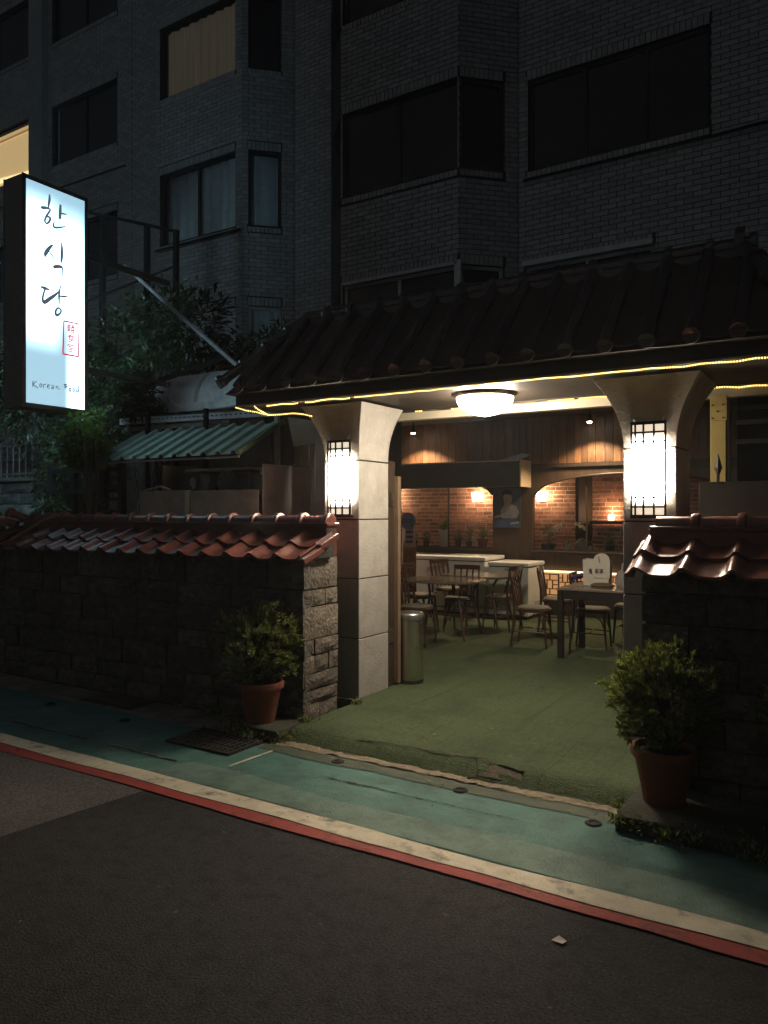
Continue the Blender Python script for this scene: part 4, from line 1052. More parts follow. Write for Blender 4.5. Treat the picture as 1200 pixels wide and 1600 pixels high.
st([(-6.36,.98),(-6.14,.98),(-6.17,.55),(-6.20,.12),(-6.36,.12)], mat('jeans print', (.05,.065,.13), .8), 'jeans', 10.32)
st(ell(-6.27,1.62,.085,.115), mat('standee skin', (.30,.20,.15), .6), 'face', 10.32)
st([(-6.36,1.60),(-6.34,1.73),(-6.27,1.77),(-6.20,1.74),(-6.17,1.64),(-6.15,1.52),(-6.19,1.50),(-6.21,1.64),(-6.30,1.69)], mat('standee hair', (.015,.012,.01), .6), 'hair', 10.313)
MB().box(-6.40,-5.86,10.30,10.55,.1,.13).build('base', CREAM, t)
MB().box(-6.15,-6.10,10.375,10.40,.13,1.6).build('prop', PAPER, t)

# plants on the window sills
def leaf_blade(mb, p, d, L, w, droop, rr):
    d = Vector(d).normalized(); s = d.cross(Vector((0,0,1)))
    s = s.normalized() if s.length > .01 else Vector((1,0,0)); a = Vector(p); n = 3; V = []
    for i in range(n+1):
        f = i/n; c = a + d*L*f + Vector((0,0,-droop*f*f)); ww = w*(1-f)**.7*(.6+.8*min(1, f*3)) if f < 1 else .001
        V += [c - s*ww, c + s*ww]
    mb.add(V, [(2*i,2*i+1,2*i+3,2*i+2) for i in range(n)])
def sill_plant(x, y, z, pr, ph, kind_, h, label, potm, seed):
    rr = random.Random(seed); t = thing('potted_plant', label, 'plant', (x,y,z), 'potted plants on the restaurant window sills')
    MB().lathe([(pr*.75,0),(pr,ph*.9),(pr*1.06,ph*.9),(pr*1.06,ph),(pr*.9,ph),(pr*.85,ph*.9)], (x,y,z), 16, cap=False).build('pot', potm, t, True)
    MB().lathe([(pr*.85,ph*.88),(.001,ph*.9)], (x,y,z), 12).build('soil', SOIL, t)
    mb = MB()
    if kind_ == 'blade':
        for i in range(22):
            a = rr.uniform(0,6.28); e = rr.uniform(.5,1.4); L = h*rr.uniform(.6,1)
            leaf_blade(mb, (x,y,z+ph), (math.cos(a)*math.cos(e), math.sin(a)*math.cos(e), math.sin(e)), L, .016, L*.15, rr)
    else:
        for i in range(170):
            c = Vector((rr.gauss(0,1), rr.gauss(0,1), rr.gauss(0,1))).normalized()*rr.uniform(.5,1)
            p = (x+c.x*h*.5, y+c.y*h*.35, z+ph+h*.5+c.z*h*.5)
            leaf_blade(mb, p, (c.x+rr.uniform(-.4,.4), c.y-.2, c.z*.5+rr.uniform(-.2,.5)), rr.uniform(.04,.075), .013, .012, rr)
        MB().tube([(x,y,z+ph*.9),(x+.01,y,z+ph+h*.6)], [.008,.004], 5).build('stem', BARK, t)
    kind(mb.build('foliage', LEAF if kind_ != 'pale' else LEAFB, t), 'stuff'); return t
SZ = 1.087; SY = 11.80
DP = mat('dark plastic pot', (.03,.03,.032), .5); WP = mat('white ceramic pot', (.45,.43,.38), .35)
sill_plant(-5.42,SY,SZ,.085,.16,'blade',.36,'spiky plant in a brown pot at the right end of the left sill',TERRA,1)
sill_plant(-5.68,SY,SZ,.06,.11,'bush',.20,'small leafy plant next to the spiky plant on the left sill',DP,2)
sill_plant(-5.88,SY,SZ,.055,.13,'bush',.16,'small dark potted plant in the middle of the left sill',DP,3)
sill_plant(-6.16,SY,SZ,.085,.30,'blade',.34,'tall planter with arching leaves in the left arched window',GREY,4)
sill_plant(-6.50,SY,SZ,.055,.10,'bush',.17,'round leafy plant left of the tall planter',DP,5)
sill_plant(-6.74,SY,SZ,.06,.10,'bush',.14,'low leafy plant at the left end of the left sill',DP,6)
sill_plant(-4.28,SY,SZ,.12,.11,'bush',.27,'dark bushy plant in a wide trough at the left of the right sill',DP,7)
sill_plant(-3.62,SY,SZ,.065,.09,'blade',.15,'small plant in a round white pot on the right sill',WP,8)
sill_plant(-3.30,SY,SZ,.085,.10,'bush',.20,'leafy plant right of the round white pot',DP,9)
sill_plant(-3.00,SY,SZ,.09,.14,'bush',.26,'tall leafy plant at the right end of the right sill',DP,10)
# orchid
t = thing('orchid', 'white flowering orchid arching over the right window sill', 'orchid', (-3.95,SY,SZ), None)
MB().lathe([(.04,0),(.055,.10),(.05,.10)], (-3.95,SY,SZ), 14).build('pot', WP, t, True)
rr = random.Random(12); mb = MB()
for i in range(6): a = i*1.05; leaf_blade(mb, (-3.95,SY,SZ+.10), (math.cos(a), math.sin(a)*.6, .5), .15, .022, .08, rr)
mb.build('leaf', LEAF, t)
for k, (dx, h) in enumerate(((-.22,.36),(.26,.38))):
    pts = [(-3.95,SY,SZ+.1),(-3.95+dx*.1,SY,SZ+.30),(-3.95+dx*.45,SY,SZ+h+.06),(-3.95+dx*.8,SY,SZ+h+.03),(-3.95+dx*1.15,SY,SZ+h-.05)]
    MB().tube(pts, .004, 5).build('stem', LEAF, t)
    for i in range(9):
        f = .12+.1*i; q = Vector(pts[2]).lerp(Vector(pts[4]), f) + Vector((rr.uniform(-.02,.02), rr.uniform(-.03,.03), rr.uniform(-.01,.03)))
        fm = MB()
        for a in range(5):
            an = a*1.2566+rr.uniform(-.2,.2); leaf_blade(fm, q, (math.cos(an), -.5, math.sin(an)), .042, .019, .004, rr)
        fm.build('flower', mat('white petal', (.80,.77,.70), .6, .06, 10, leafy=.5), t)
o = MB().lathe([(.09,0),(.12,.05),(.10,.13),(.03,.20),(.001,.21)], (-3.74,SY+.02,SZ), 14).build('stone_ornament', mat('pale ornament', (.22,.23,.19), .7, .2, 8, .3, 30), smooth=True)
tag(o, 'pale rounded ornament between the orchid and the white pot', 'ornament')
# ------------------------------------------------------------------ light box sign
sg = thing('sign', 'tall white light box sign with handwritten black Korean letters', 'sign', (-7.55,5.15,2.8))
FR = mat('sign frame', (.16,.145,.13), .5, .2, 6)
X0, X1, SY0, SY1, SZ0, SZ1 = -7.72, -7.395, 4.765, 5.545, 2.80, 5.215
MB().box(X0,X1,SY0,SY0+.03,SZ0,SZ1).build('side_panel', FR, sg); MB().box(X0,X1,SY1-.03,SY1,SZ0,SZ1).build('side_panel', FR, sg)
MB().box(X0,X1,SY0+.03,SY1-.03,SZ0,SZ0+.03).build('bottom_panel', FR, sg); MB().box(X0,X1,SY0+.03,SY1-.03,SZ1-.03,SZ1).build('top_panel', FR, sg)
for xx in (X1-.006, X0-.006):
    MB().box(xx,xx+.012,SY0-.006,SY0+.036,SZ0-.006,SZ1+.006).build('edge_trim', FR, sg); MB().box(xx,xx+.012,SY1-.036,SY1+.006,SZ0-.006,SZ1+.006).build('edge_trim', FR, sg)
    MB().box(xx,xx+.012,SY0+.036,SY1-.036,SZ0-.006,SZ0+.042).build('edge_trim', FR, sg); MB().box(xx,xx+.012,SY0+.036,SY1-.036,SZ1-.04,SZ1+.006).build('edge_trim', FR, sg)
# acrylic face, lit by tubes behind: brighter where the tubes stand
sm = bpy.data.materials.new('lit acrylic face'); sm.use_nodes = True
n = sm.node_tree.nodes; l = sm.node_tree.links; bs = n['Principled BSDF']; bs.inputs['Base Color'].default_value = (.6,.65,.7,1); bs.inputs['Roughness'].default_value = .35
ge = n.new('ShaderNodeNewGeometry'); sp = n.new('ShaderNodeSeparateXYZ'); l.new(ge.outputs['Position'], sp.inputs[0])
def mnode(op, a, b=None, c=None):
    q = n.new('ShaderNodeMath'); q.operation = op
    for i, v in enumerate((a, b, c)):
        if v is None: continue
        if isinstance(v, (int, float)): q.inputs[i].default_value = v
        else: l.new(v, q.inputs[i])
    return q.outputs[0]
def rng(v, a, b, c, d):
    q = n.new('ShaderNodeMapRange'); q.interpolation_type = 'SMOOTHSTEP'
    l.new(v, q.inputs[0])
    for i, w in enumerate((a, b, c, d)): q.inputs[i+1].default_value = w
    return q.outputs[0]
def tube_glow(yc, w, za, zb, zc, zd):
    dy = mnode('ABSOLUTE', mnode('SUBTRACT', sp.outputs[1], yc)); a = rng(dy, w*.35, w, 1, 0)
    zz = mnode('MULTIPLY', rng(sp.outputs[2], za, zb, 0, 1), rng(sp.outputs[2], zc, zd, 1, 0)); return mnode('MULTIPLY', a, zz)
g = mnode('MAXIMUM', tube_glow(4.98,.30,3.35,3.75,4.75,5.15), mnode('MAXIMUM', tube_glow(5.42,.17,2.6,2.8,3.9,4.4), tube_glow(5.24,.40,3.5,4.1,4.6,5.12)))
fs = n.new('ShaderNodeMapRange'); l.new(sp.outputs[0], fs.inputs[0])   # unseen far face made much brighter to light the building behind
fs.inputs[1].default_value = -7.6; fs.inputs[2].default_value = -7.5; fs.inputs[3].default_value = 34.0; fs.inputs[4].default_value = 3.5
st_ = mnode('MULTIPLY_ADD', g, fs.outputs[0], .80); l.new(st_, bs.inputs['Emission Strength']); bs.inputs['Emission Color'].default_value = (.49,.81,1,1)
MB().box(X1-.02,-7.392,SY0+.036,SY1-.036,SZ0+.042,SZ1-.04).build('face', sm, sg)
MB().box(X0-.003,X0+.02,SY0+.036,SY1-.036,SZ0+.042,SZ1-.04).build('face', sm, sg)
def ribbon(P, sub=6):
    out = []
    for i in range(len(P)-1):
        p0 = P[max(i-1,0)]; p1 = P[i]; p2 = P[i+1]; p3 = P[min(i+2,len(P)-1)]
        for k in range(sub):
            t = k/sub
            out.append(tuple(.5*((2*p1[j])+(-p0[j]+p2[j])*t+(2*p0[j]-5*p1[j]+4*p2[j]-p3[j])*t*t+(-p0[j]+3*p1[j]-3*p2[j]+p3[j])*t**3) for j in range(3)))
    out.append(P[-1]); return out
def stroke(mb, P, x, sub=6, mw=.009):
    R_ = ribbon(P, sub) if sub > 1 else P; V = []
    for i, (y, z, w) in enumerate(R_):
        a = R_[max(i-1,0)]; b = R_[min(i+1,len(R_)-1)]; dy_, dz_ = b[0]-a[0], b[1]-a[1]; q = math.hypot(dy_, dz_) or 1
        hw = max(w*2.0, mw)/2; ny, nz = -dz_/q*hw, dy_/q*hw
        V += [(x, y+ny, z+nz), (x, y-ny, z-nz)]
    mb.add(V, [(2*i,2*i+1,2*i+3,2*i+2) for i in range(len(R_)-1)])
SINK = mat('sign lettering', (.02,.025,.035), .5, .05, 3, emit=(.40,.45,.55), estr=.22)
SINK2 = mat('sign red', (.40,.02,.03), .5, .05, 3, emit=(.75,.04,.06), estr=.65)
HANGUL = [[(5.073, 5.099, 0.008), (5.072, 5.044, 0.0148), (5.062, 4.989, 0.0125), (5.058, 4.954, 0.008)], [(4.967, 4.924, 0.0113), (4.998, 4.931, 0.017), (5.042, 4.943, 0.0137), (5.08, 4.938, 0.0091), (5.061, 4.898, 0.0114), (5.032, 4.848, 0.0114), (5.017, 4.798, 0.0125), (5.032, 4.775, 0.0102), (5.064, 4.799, 0.0125), (5.081, 4.842, 0.0137), (5.067, 4.854, 0.0125), (5.032, 4.847, 0.0091)], [(5.205, 5.035, 0.0116), (5.201, 4.961, 0.0173), (5.196, 4.873, 0.0162)], [(5.205, 4.94, 0.0093), (5.241, 4.946, 0.0093), (5.284, 4.954, 0.0047)], [(5.131, 4.832, 0.0046), (5.121, 4.794, 0.0103), (5.128, 4.765, 0.0126), (5.183, 4.779, 0.0115), (5.268, 4.816, 0.0047)], [(5.111, 4.572, 0.0096), (5.061, 4.513, 0.0203), (5.025, 4.451, 0.0215), (5.018, 4.411, 0.006)], [(5.054, 4.493, 0.0072), (5.094, 4.465, 0.0084), (5.136, 4.414, 0.006)], [(5.216, 4.634, 0.0049), (5.222, 4.568, 0.0146), (5.22, 4.477, 0.0182), (5.211, 4.404, 0.0097)], [(5.115, 4.33, 0.0156), (5.162, 4.351, 0.0206), (5.216, 4.36, 0.0158), (5.227, 4.332, 0.0085), (5.228, 4.263, 0.0055)], [(4.966, 4.083, 0.0083), (5.015, 4.082, 0.0179), (5.081, 4.075, 0.0048)], [(5.018, 4.071, 0.0107), (4.998, 4.004, 0.0119), (4.992, 3.955, 0.0143), (5.011, 3.93, 0.0214), (5.081, 3.988, 0.0204), (5.142, 4.041, 0.0157), (5.186, 4.091, 0.0061)], [(5.21, 4.164, 0.0049), (5.192, 4.093, 0.0109), (5.186, 4.024, 0.0133), (5.19, 3.941, 0.0049)], [(5.199, 4.04, 0.0085), (5.244, 4.046, 0.0122), (5.299, 4.059, 0.0037)], [(5.175, 3.912, 0.0097), (5.145, 3.864, 0.0133), (5.155, 3.824, 0.0157), (5.196, 3.851, 0.0109), (5.211, 3.891, 0.0109), (5.175, 3.911, 0.0109)]]
ROMAN = [[(4.881, 3.079, 0.0044), (4.876, 3.044, 0.005), (4.879, 3.01, 0.0044)], [(4.922, 3.076, 0.0044), (4.883, 3.039, 0.0063), (4.94, 3.006, 0.0051)], [(4.971, 3.061, 0.0038), (4.955, 3.04, 0.0044), (4.964, 3.022, 0.0044), (4.981, 3.037, 0.0038), (4.971, 3.061, 0.0038)], [(4.995, 3.058, 0.0038), (5.003, 3.014, 0.0051)], [(5.0, 3.043, 0.0038), (5.017, 3.059, 0.0045), (5.031, 3.061, 0.0038)], [(5.044, 3.039, 0.0038), (5.07, 3.049, 0.0045), (5.066, 3.062, 0.0038), (5.048, 3.053, 0.0038), (5.046, 3.03, 0.0038), (5.077, 3.024, 0.0039)], [(5.095, 3.056, 0.0039), (5.12, 3.056, 0.0039), (5.122, 3.027, 0.0045)], [(5.12, 3.043, 0.0039), (5.098, 3.034, 0.0039), (5.102, 3.021, 0.0039), (5.122, 3.031, 0.0039)], [(5.149, 3.06, 0.0032), (5.153, 3.028, 0.0039)], [(5.153, 3.048, 0.0032), (5.171, 3.06, 0.0032), (5.178, 3.03, 0.0032), (5.193, 3.037, 0.0026)], [(5.244, 3.09, 0.0039), (5.285, 3.089, 0.0039)], [(5.259, 3.089, 0.0039), (5.263, 3.047, 0.0039)], [(5.263, 3.066, 0.0039), (5.289, 3.068, 0.0033)], [(5.326, 3.062, 0.0033), (5.311, 3.043, 0.0033), (5.322, 3.022, 0.0033), (5.337, 3.044, 0.0033), (5.326, 3.062, 0.0033)], [(5.371, 3.065, 0.0033), (5.356, 3.046, 0.0033), (5.368, 3.026, 0.0033), (5.383, 3.046, 0.0033), (5.371, 3.065, 0.0033)], [(5.417, 3.061, 0.0033), (5.398, 3.042, 0.0033), (5.409, 3.027, 0.004), (5.429, 3.043, 0.0033)], [(5.427, 3.102, 0.0033), (5.429, 3.028, 0.004)]]
SEAL = [[(5.246, 3.781, 0.0078), (5.436, 3.786, 0.008), (5.429, 3.423, 0.0093), (5.234, 3.42, 0.0091), (5.246, 3.781, 0.0078)]]

for P in HANGUL:
    mb = MB(); stroke(mb, P, -7.389); mb.build('letter_stroke', SINK, sg)
for P in ROMAN:
    mb = MB(); stroke(mb, P, -7.389, 3, .0085 if P[0][0] < 5.2 else .0145); mb.build('letter_stroke', SINK, sg)
mb = MB(); s0 = SEAL[0]
for a, b in zip(s0, s0[1:]): stroke(mb, [a, b], -7.389, 1)
mb.build('seal_frame', SINK2, sg)
for ch, z in (('\u97d3',3.705),('\u98df',3.602),('\u5802',3.495)):
    cu = bpy.data.curves.new('seal_letter', 'FONT'); cu.body = ch; cu.size = .104; cu.align_x = 'CENTER'; cu.align_y = 'CENTER'
    o = bpy.data.objects.new('seal_letter', cu); C.objects.link(o); o.parent = sg
    o.location = Vector((-7.3885, 5.335, z)) - Vector(ORG[sg.name]); o.rotation_euler = (R(90),0,R(90)); cu.materials.append(SINK2)
    bpy.context.view_layer.update()
    me = bpy.data.meshes.new_from_object(o.evaluated_get(bpy.context.evaluated_depsgraph_get())); mb = MB()
    for dx, dz in ((0,0),(.0022,.0008),(-.0022,-.0008),(.0006,.0022),(-.0006,-.0022)):   # a bolder brush
        mb.add([(v.co.x+dx, v.co.y+dz, v.co.z+.0002*len(mb.v)/max(1,len(me.vertices))) for v in me.vertices], [tuple(p.vertices) for p in me.polygons])
    me = meshof(mb, 'seal_letter', SINK2); q = bpy.data.objects.new('seal_letter', me); C.objects.link(q); q.parent = sg
    q.location = o.location; q.rotation_euler = o.rotation_euler; bpy.data.objects.remove(o)
MB().box(-7.60,-7.54,5.2,6.9,4.6,4.66).build('bracket', FR, sg); MB().box(-7.60,-7.54,5.2,6.9,3.3,3.36).build('bracket', FR, sg)

# dark steel lattice behind the sign
t = thing('steel_tower', 'dark rusty steel lattice frame behind the light box sign', 'frame', (-9.3,7.4,0))
RS = mat('rusty dark steel', (.012,.010,.009), .9, .4, 12, spec=.1)
for x, y in ((-9.6,6.9),(-9.45,7.35),(-9.25,8.0),(-9.0,8.35)): MB().box(x-.035,x+.035,y-.035,y+.035,0,6.05).build('post', RS, t)
for z in (6.03,4.4,2.6): MB().bar((-9.62,6.85,z),(-8.98,8.4,z), .03, .04).build('rail', RS, t)
for z in (5.0,4.0): MB().bar((-9.6,6.9,z-.4),(-9.0,8.35,z+.5), .03, .03).build('brace', RS, t)
t = thing('lower_frame', 'dark timber posts and rails left of the green awning', 'frame', (-8.4,6.1,0))
for x, y in ((-8.7,6.0),(-8.25,6.0),(-7.85,6.1),(-7.55,5.9),(-7.18,5.85)): MB().box(x-.035,x+.035,y-.035,y+.035,0,2.3).build('post', RS, t)
for z in (1.95,2.2): MB().bar((-8.7,6.0,z),(-7.2,5.9,z), .04, .05).build('rail', RS, t)
for z in (1.55,1.7,1.85,2.0): MB().bar((-7.55,5.88,z),(-7.2,5.84,z), .03, .04).build('rung', RS, t)

# diagonal white pole, dark arm, cable
o = MB().tube([(-9.15,7.5,5.29),(-7.4,6.9,4.22),(-5.75,6.35,3.22)], .026, 10).build('pole', mat('pale painted pole', (.36,.36,.36), .5, .15, 8), smooth=True)
tag(o, 'pale slanting pole rising to the left above the gate roof corner', 'pole')
o = MB().bar((-7.9,7.0,3.42),(-6.2,6.6,3.52), .05, .05).build('dark_arm', RS)
tag(o, 'dark steel arm lying level above the white barrel hood', 'arm')
o = MB().tube([(-8.6,6.6,2.75),(-8.2,6.75,3.12),(-7.7,6.95,3.45)], .013, 6).build('slant_rod', RS)
tag(o, 'thin dark rod slanting up from the sign to the dark arm', 'rod')
o = MB().tube([(-7.5,6.8,3.35),(-7.2,6.6,3.05),(-6.8,6.5,2.90),(-6.2,6.3,2.86),(-5.4,5.9,2.80),(-4.85,5.3,2.72)], .006, 5).build('cable', mat('pale cable', (.4,.4,.4), .6))
tag(o, 'thin pale cable drooping from the leaves to the gate roof corner', 'cable')

# white barrel hood
t = thing('barrel_hood', 'white half barrel hood with a ribbed seam behind the gate roof', 'hood', (-6.8,7.2,3.0))
n_ = 14; xs = [-8.0,-7.15,-7.10,-6.2,-5.2]
def hood(xa, xb, ex, name, m):
    V = []
    for x in (xa, xb):
        for j in range(n_+1):
            a = math.pi*j/n_; V.append((x, 7.3-(.42+ex)*math.cos(a), 3.05+(.46+ex)*math.sin(a)))
    k = n_+1; F = [(j, k+j, k+j+1, j+1) for j in range(n_)] + [tuple(range(k)), tuple(range(k, 2*k))[::-1]]
    MB().add(V, F).build(name, m, t, True)
HW = mat('dull white fibreglass', (.82,.84,.79), .35, .15, 4, dirt=((.20,.20,.17), 2.5, .5, .8))
hood(-8.0,-5.2,0,'shell',HW); hood(-7.10,-7.04,.012,'seam',MILKY); hood(-6.0,-5.95,.012,'seam',MILKY)
MB().box(-7.5,-5.2,6.82,6.90,2.96,3.06).build('flange', HW, t, bevel=.01)

# shed with green awning
sh = thing('green_awning', 'green ribbed metal awning over the equipment behind the left wall', 'awning', (-6.3,5.9,1.3))
AX0, AX1, AYF, AYB, AZF, AZB = -7.45, -5.19, 5.60, 6.27, 2.275, 2.64
mb = MB(); n_ = 0; V = []; xs = []
x = AX0
prof = []
while x < AX1 - .01:
    prof += [(x,0),(x+.115,0),(x+.135,.034),(x+.175,.034),(x+.195,0)]; x += .205
prof.append((AX1,0))
for (y, z, sk_) in ((AYF,AZF,0),(AYB,AZB,0)):
    for (x, h) in prof: V.append((x + (.0 if y == AYF else .0), y, z+h))
for (y, z, sk_) in ((AYF,AZF,0),(AYB,AZB,0)):
    for (x, h) in prof: V.append((x, y, z+h-.006))
m_ = len(prof); F = []
for i in range(m_-1): F += [(i,i+1,m_+i+1,m_+i), (2*m_+i+1,2*m_+i,3*m_+i,3*m_+i+1), (i+1,i,2*m_+i,2*m_+i+1)]
MB().add(V, F).build('sheet', GSHEET, sh)
MB().bar((AX1+.006,AYF,AZF+.0),(AX1+.006,AYB+.03,AZB+.02), .03, .05).build('edge_strip', mat('green edge', (.16,.26,.16), .5, .2, 6), sh)
for x, y in ((-5.22,6.24),(-6.25,6.24),(-7.2,6.24)): MB().box(x-.022,x+.022,y-.022,y+.022,0,2.86).build('post', GREY if x > -5.5 else RS, sh)
MB().tube([(-7.35,5.64,2.25),(-5.2,5.64,2.245)], .012, 6).build('front_rail', GREY, sh)
mb = MB().bar((-7.9,6.42,2.83),(-5.35,6.40,2.775), .04, .075); mb.build('rack_beam', GREY, sh)
rr = random.Random(6)
for i in range(34):
    x = -7.85+i*.073; MB().box(x,x+.032,6.378,6.384,2.826-i*.0016,2.840-i*.0016).build('slot', GROUT, sh)
MB().bar((-7.8,6.5,2.74),(-6.5,6.45,2.72), .03, .05).build('rack_beam', RUST, sh)
MB().add([(-7.9,6.38,2.87),(-5.3,6.36,2.815),(-5.3,6.95,2.86),(-7.9,6.95,2.90)], [(0,1,2,3)]).build('rack_sheet', GREY, sh)
# panels under the awning
def panel(pts, d, m, label):
    o = MB().poly(pts, d).build('metal_screen', m); return tag(o, label, 'panel', 'metal panels round the equipment shed')
panel([(-6.66,5.66,1.2),(-5.98,5.66,1.2),(-5.98,5.66,1.925),(-6.66,5.66,1.925)], (0,.012,0), RUST, 'dull brown panel below the awning, left of the pale upright strip')
panel([(-5.88,5.66,1.2),(-4.97,5.66,1.2),(-4.97,5.66,1.92),(-5.88,5.66,1.92)], (0,.012,0), RUST, 'dull brown panel below the awning, right of the pale upright strip')
panel([(-4.945,5.70,1.2),(-4.945,6.46,1.2),(-4.945,6.46,2.17),(-4.945,5.70,2.17)], (-.012,0,0), GREY, 'tall smooth grey panel next to the left gate pillar')
panel([(-6.62,5.95,1.2),(-6.62,6.75,1.2),(-6.62,6.75,2.22),(-6.62,5.95,2.22)], (-.012,0,0), RUST, 'tan panel standing at the back left under the awning')
o = MB().box(-5.965,-5.90,5.65,5.68,1.2,1.925).build('upright_strip', mat('pale strip', (.42,.36,.26), .6, .15, 6)); tag(o, 'pale upright strip between the two brown panels', 'strip')
o = MB().poly([(-5.25,6.45,2.72),(-4.90,6.50,2.66),(-4.92,6.50,2.43),(-5.17,6.45,2.40)], (0,.01,0)).build('hanging_sheet', mat('yellowed sheet', (.38,.36,.24), .7, .1, 5)); tag(o, 'small yellowed sheet hanging beside the left pillar top', 'sheet')
o = MB().box(-4.87,-4.83,6.44,6.48,.1,2.6).build('white_post', ALUW); tag(o, 'thin white post behind the tall grey panel', 'post')
o = MB().box(-4.62,-4.18,6.10,6.40,.1,2.62).build('rear_post', mat('grey render', (.24,.25,.25), .8)); tag(o, 'grey rendered post partly hidden behind the left pillar', 'post')
# exhaust fan unit
t = thing('fan_unit', 'black exhaust fan unit with ringed grille under the green awning', 'fan', (-5.85,6.0,1.9))
BL = mat('black plastic', (.06,.06,.065), .4, .25, 8)
MB().box(-6.26,-5.36,5.98,6.25,1.88,2.13).build('housing', BL, t, bevel=.03)
MB().box(-6.28,-5.34,5.95,6.27,2.135,2.165).build('top', GREY, t, bevel=.008)
for k, r in enumerate((.125,.10,.075,.05,.025)):
    pts = [(-5.66+r*math.cos(a), 5.955-.004*k, 2.01+r*math.sin(a)) for a in [2*math.pi*i/24 for i in range(25)]]
    MB().tube(pts, .0055, 5).build('grille_ring', mat('grille wire', (.35,.35,.36), .35, metal=.6), t, True)
for i in range(4):
    a = math.pi*i/4; MB().bar((-5.66-.125*math.cos(a),5.962,2.01-.125*math.sin(a)),(-5.66+.125*math.cos(a),5.962,2.01+.125*math.sin(a)), .005).build('grille_bar', MATS['grille wire'], t)
MB().lathe([(.055,0),(.06,.05),(.06,.16),(.04,.19),(.001,.19)], (-5.95,5.93,1.92), 14).build('motor', BL, t, True)
for k, (x, z, r) in enumerate(((-6.13,2.02,.05),(-6.02,2.08,.03),(-6.10,1.95,.035),(-5.84,1.96,.04))):
    MB().tube([(x,5.92,z),(x,6.0,z)], r, 12).build('pipe_end', BL if k % 2 else GREY, t)
MB().tube([(-6.2,5.93,1.90),(-6.05,5.90,1.96),(-5.9,5.90,1.90),(-5.8,5.92,1.98)], .012, 6).build('hose', BL, t, True)
t = thing('grey_box', 'small grey metal box behind the fan unit under the awning', 'box', (-5.2,6.2,1.9))
MB().box(-5.30,-5.02,6.10,6.3,1.9,2.12).build('body', GREY, t, bevel=.006); MB().box(-5.31,-5.01,6.08,6.1,2.09,2.13).build('lip', GREY, t)
o = MB().tube([(-6.72,5.62,1.62),(-6.62,5.60,1.78),(-6.52,5.60,1.93),(-6.3,5.62,1.97),(-6.15,5.64,1.93)], .009, 6).build('hose', mat('pale hose', (.22,.2,.17), .6), smooth=True); tag(o, 'pale hose looped over the left brown panel', 'hose')

# far stone wall and iron railing at the left
t = thing('retaining_wall', 'coursed grey stone retaining wall under the iron railing', 'wall', (-12,7.3,0))
MB().box(-15.5,-10.02,7.22,7.7,0,2.18).build('core', MORT, t)
STF = mat('grey coursed stone', (.15,.165,.155), .92, .45, 10, 1.0, 30, rand=.35)
rr = random.Random(14); z = 1.0
while z < 2.1:
    h = rr.uniform(.12,.2); x = -15.5
    while x < -10.1:
        w = rr.uniform(.3,.8); x2 = min(x+w, -10.0); stone_mb(x+.008,x2-.008,7.17+rr.uniform(-.02,.02),7.3,z+.008,min(z+h,2.17)-.008,'y',rr,.014).build('stone', STF, t); x = x2
    z += h
MB().box(-15.5,-9.98,7.14,7.7,2.18,2.24).build('coping', mat('grey coping', (.20,.21,.19), .9, .3, 12, .5, 40), t, bevel=.01)
RAIL = mat('grey painted iron', (.30,.33,.34), .5, .2, 8)
t = thing('railing', 'dark iron railing with scrolled top on the retaining wall', 'railing', (-12,7.35,2.24))
x = -15.4
while x < -9.9:
    MB().box(x-.009,x+.009,7.34,7.36,2.24,2.86).build('bar', RAIL, t); x += .17
MB().box(-15.5,-9.95,7.33,7.37,2.76,2.79).build('rail', RAIL, t); MB().box(-15.5,-9.95,7.33,7.37,2.30,2.33).build('rail', RAIL, t)
x = -15.4; i = 0
while x < -10.3:
    pts = [(x+.085+.07*math.cos(a)*(1-.3*a/7), 7.35, 2.87+.07*math.sin(a)*(1-.3*a/7)) for a in [k*.6 for k in range(12)]]
    MB().tube(pts, .007, 5).build('scroll', RAIL, t); x += .17
for x in (-13.2,-10.9): MB().tube([(x,7.35,2.8),(x+.02,7.35,3.1)], .008, 5).build('spike', ALU, t)

# ------------------------------------------------------------------ foliage
def leafcloud(blobs, n, size, seed, droop=.3, width=.36):
    """pointed leaf-sized faces spread through uneven volumes"""
    rr = random.Random(seed); mb = MB(); tot = sum(b[3]*b[4]*b[5] for b in blobs)
    for (cx,cy,cz,rx,ry,rz) in blobs:
        for i in range(int(n*rx*ry*rz/tot)):
            d = Vector((rr.gauss(0,1), rr.gauss(0,1), rr.gauss(0,1))).normalized()
            bump_ = 1 + .22*math.sin(d.x*5+seed)*math.sin(d.z*6+seed*2) + .12*math.sin(d.y*11)
            f = rr.uniform(.35,1)**.6*bump_
            p = Vector((cx+d.x*rx*f, cy+d.y*ry*f, cz+d.z*rz*f))
            g = (d + Vector((rr.uniform(-.8,.8), rr.uniform(-.8,.8), rr.uniform(-.8,.6)-droop))).normalized()
            s = g.cross(Vector((rr.uniform(-1,1), rr.uniform(-1,1), 1))).normalized(); u = s.cross(g)
            L = size*rr.uniform(.6,1.25); w = L*width
            mb.add([p, p+g*L*.45+s*w*.5+u*L*.05, p+g*L-u*L*.06, p+g*L*.45-s*w*.5+u*L*.05], [(0,1,2),(0,2,3)])
    return mb
